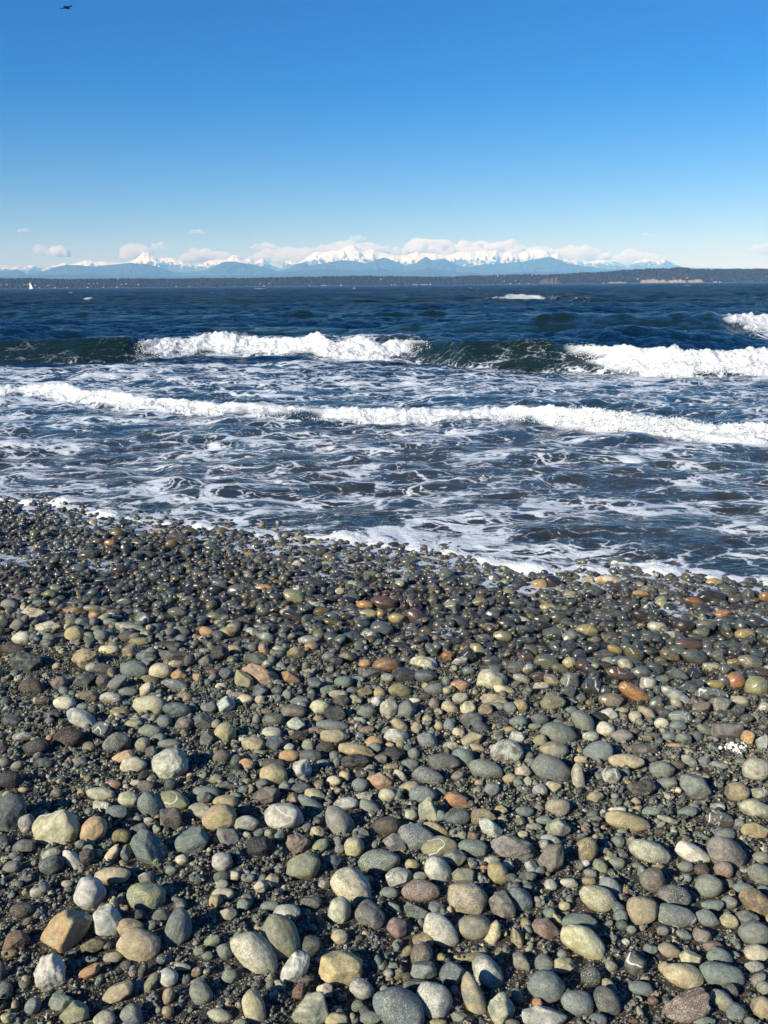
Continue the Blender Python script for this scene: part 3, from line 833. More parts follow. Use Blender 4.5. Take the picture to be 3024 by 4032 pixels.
87 3584 96 59 0 dm e|dark grey oval stone just above the rusty brown angular stone
1576 2718 96 59 -5 ym e|olive-brown oval stone just above the upright slate-grey rounded stone
2150 2605 96 59 0 ny e|olive oval stone just below the dark teal marbled wet stone
2717 2705 107 52 12 db av|dark slate-blue veined long angular stone just below the broad dark grey flat oval
684 2582 123 46 0 dg a|dark grey long angular stone right of the round blue-green stone
1155 2801 103 55 0 mg e|brown-grey oval stone just above the white-green faceted stone
1228 3719 82 68 0 dn r|dark olive round stone just right of the large olive-grey leaning cobble
2241 2682 82 68 0 gc as|light grey speckled angular stone above and left of the plain grey rounded brick-shaped stone
2327 2705 82 68 -10 db av|dark slate-blue veined angular stone below and left of the dark reddish brown oval
2947 3623 87 64 0 gd a|mid-dark grey angular stone above the smooth pinkish cream oval
1319 2810 87 64 0 dk a|charcoal angular stone just right of the pale cream speckled stone
2469 2607 128 43 -8 nb e|teal-grey long thin stone just above and right of the dark reddish brown oval
287 3390 109 50 -45 wc e|curved pale stone with an orange tip in the near left of the beach
1011 2596 109 50 -10 dg a|dark grey long angular stone just above the pinkish orange granite block
661 3849 80 68 -20 wn r|greenish white round stone below and right of the beige oval cobble with a crack
2999 3969 91 77 80 tm r|tan-brown round stone below and right of the long smooth pale green cobble
2719 3774 91 59 0 yc a|pale yellow angular stone just above the large pointed sand-coloured cobble
333 2682 91 59 0 kn a|green-black angular stone just below the tan-brown lumpy rock
1503 2476 91 59 -10 bn e|teal-grey oval stone just above and right of the green-white streaked angular rock
2523 3892 98 55 -10 nb e|smooth teal oval pebble in the near right of the beach
2223 3805 87 62 0 tc a|cream-yellow heart-shaped stone in the near right of the beach
2498 2578 87 62 -40 my e|olive-brown oval tilted stone just above and right of the dark reddish brown oval
1157 2350 93 57 -22 yn es|bright mossy green wet stone in the far wet centre of the beach
2182 2496 93 57 0 nk ev|dark teal marbled wet stone in the far wet right of the beach
1858 3771 146 36 0 ym a|olive-brown long angular stone just below and left of the slim tan upright stone
2849 3426 75 71 0 pr rR|pink rounded stone in the near right of the beach
2143 3792 77 68 0 gb r|bluish grey round stone just left of the cream-yellow heart-shaped stone
865 2575 77 68 0 kd a|black angular stone just below the bronze tan egg-shaped wet stone
293 2498 77 68 0 ty r|yellow-tan rounded cube-like stone in the far wet left of the beach
107 3244 80 66 90 pg r|mauve-grey round upright stone just left of the big yellow-white wedge with an olive stripe
55 2559 105 50 -10 mk e|dark brown oval stone just above and left of the dark wet craggy rock
488 2983 100 52 15 to a|orange-tan long angular stone just below and right of the dark speckled cobble
813 3121 109 48 -5 bn e|teal-grey oval stone just above and left of the golden brown rounded cobble
1675 2663 96 55 -5 db e|smooth charcoal oval in the far wet centre of the beach
1858 2913 96 55 15 tg a|grey-tan angular stone left of the black stone crusted with white patches
187 2469 109 48 0 tc aBR|cream pitted barnacled rock in the far wet left of the beach
460 3201 91 57 0 bn e|teal-grey oval stone just above the small olive-brown round stone
1854 2833 91 57 -5 dg e|dark grey oval stone just below and left of the long tan rough block
2180 2297 91 57 -25 kd e|big jet-black leaning cobble in the far wet right of the beach
460 2691 103 50 35 bg e|blue-grey oval tilted stone just below and left of the round blue-green stone
1216 2976 103 50 0 db e|dark slate-blue oval stone below the white-green faceted stone
2054 3792 87 59 -45 pg a|mauve-grey angular tilted stone just right of the grey speckled oval half in shadow
1553 2972 87 59 15 kd a|black angular stone just below the pale grey flat-sided oval
2838 2776 80 64 -15 gc as|light grey speckled angular stone below and left of the rust-orange round stone
1077 2836 89 57 0 dn e|dark olive smooth dome-shaped stone in the mid centre of the beach
365 3723 100 50 10 ky a|blackish long angular stone just below and left of the white pitted wedge-shaped stone
1362 3164 100 50 0 wd es|whitish speckled oval stone just above the flat mauve-grey upright cobble
1148 2676 100 50 -38 mo a|rusty brown long angular tilted stone just right of the pinkish orange granite block
2680 2825 96 52 -8 nw ev|green-grey stone with white rings in the mid right of the beach
2635 3744 91 55 -15 pt e|pinkish tan oval stone just above and left of the large pointed sand-coloured cobble
93 3333 91 55 10 dp e|purplish dark oval stone left of the curved pale stone with an orange tip
2034 2630 91 55 0 gd es|mid-dark grey speckled oval stone above and right of the long tan rough block
2664 2657 91 55 -25 gn a|greenish grey angular tilted stone just above the long pale bone-shaped stone
333 3378 77 64 0 dm a|dark grey angular stone just right of the curved pale stone with an orange tip
508 3146 87 57 -5 cn e|pale green oval stone just left of the blue-grey leaning oval
2036 3696 98 50 -75 tk as|tan speckled long angular upright stone just right of the slim tan upright stone
1257 2785 82 59 0 cy rs|pale cream speckled stone in the mid centre of the beach
2450 2899 89 55 -5 pg e|mauve-grey oval stone just above and left of the dark purple-grey flat shard
510 2472 118 41 -8 nc es|long pale mint mottled stone in the far wet left of the beach
2924 2463 112 43 -8 kn e|green-black long thin stone right of the pale olive-grey smooth stone
412 2637 96 50 0 dp a|purplish dark long angular stone just below and right of the tan-brown lumpy rock
592 2878 96 50 -5 ng e|grey-green oval stone just below the big pale olive speckled cobble
2311 2482 91 52 -5 ty e|smooth honey-yellow oval in the far wet right of the beach
2405 3054 77 62 0 dw ev|dark grey veined oval stone just below and left of the smooth peach-tan oblong cobble
688 2696 109 43 -10 bg e|blue-grey long thin stone just above and right of the big pale olive speckled cobble
255 2769 87 55 0 cw e|bright cream rounded stone in the mid left of the beach
437 2751 87 55 0 mc eB|brown barnacled oval stone above and right of the long bluish white cobble
1458 2504 87 55 -10 nc av|green-white streaked angular rock in the far wet centre of the beach
410 4013 91 64 0 gc r|light grey round stone below and right of the pale grey pitted lump
1615 3103 89 52 5 pt e|pinkish tan oval stone right of the salmon-tan angular stone
2896 2680 73 64 0 or r|rust-orange round stone in the far wet right of the beach
2767 3685 75 62 0 pm a|mauve-grey angular stone above and left of the long smooth pale green cobble
1166 2853 77 59 0 wn a|white-green faceted stone in the mid centre of the beach
1175 3910 91 50 80 mr a|reddish brown upright shard in the near centre of the beach
865 3997 100 46 -15 nc e|pale green oval stone just left of the upright beige slipper-shaped stone
1669 3705 91 50 0 tm e|tan-brown oval stone just below and left of the large white speckled pear-shaped cobble
894 2492 91 50 20 tm e|bronze tan egg-shaped wet stone in the far wet left of the beach
1717 3264 105 43 -22 yt e|golden tan long thin tilted stone below and left of the rusty orange granite stone
2778 2463 87 52 0 yg e|pale olive-grey smooth stone in the far wet right of the beach
1640 3881 109 41 0 dg a|dark grey long angular stone left of the long bent grey stone
2336 2334 82 55 0 nk r|dark green-grey rounded wet cobble in the far wet right of the beach
1633 2427 75 59 -40 rm e|glossy red-brown pear-shaped stone in the far wet centre of the beach
1806 2452 89 50 -22 nk e|dark green oval tilted stone right of the glossy red-brown pear-shaped stone
2548 2812 84 52 -35 tg e|grey-tan oval tilted stone just below and right of the long glossy orange-brown stone
353 3824 96 46 30 om a|rusty brown long angular tilted stone right of the pale grey pitted lump
196 3371 91 48 35 nc e|pale green oval tilted stone just left of the curved pale stone with an orange tip
513 2566 68 64 80 tm a|tan-brown angular stone just above the round blue-green stone
1225 3555 87 50 0 dg a|dark grey angular stone just left of the upright pale egg-shaped stone
1455 3180 87 50 -25 gn es|greenish grey speckled oval tilted stone just below the salmon-tan angular stone
50 2837 87 50 0 kb e|blue-black oval stone left of the bright cream rounded stone
1963 2828 87 50 -20 dk as|charcoal speckled angular tilted stone just below the long tan rough block
1241 2299 87 50 -12 kb e|blue-black wet dome-shaped stone in the far wet centre of the beach
886 2778 73 59 35 wb a|blue-white faceted stone in the mid left of the beach
2386 2874 73 59 -20 cw e|cream rounded tilted stone just above the large rounded blue-grey cobble
588 3878 105 41 60 yn e|olive long thin upright stone just below the beige oval cobble with a crack
1080 3010 98 43 0 dm e|dark grey oval stone just above the round golden-tan cobble
1442 2801 77 55 0 nk e|dark green oval stone just left of the pinkish white upright block
2639 2582 84 50 -18 mt es|tan-brown speckled oval stone just below and left of the wet red-brown oval stone
1070 2887 80 52 0 gw r|light grey round stone just below the dark olive smooth dome-shaped stone
2806 3566 91 46 0 nb e|teal-grey oval stone just below the blunt grey-green cobble
877 3520 91 46 0 cp e|pale pink oval stone below the white stone with dark patches
130 3960 73 57 50 gb e|bluish grey oval tilted stone below and left of the pale grey pitted lump
478 3292 73 57 0 my r|small olive-brown round stone in the mid left of the beach
2614 2052 75 19 -3 rr e|red stone under the shallow water in the far wet right of the beach"""
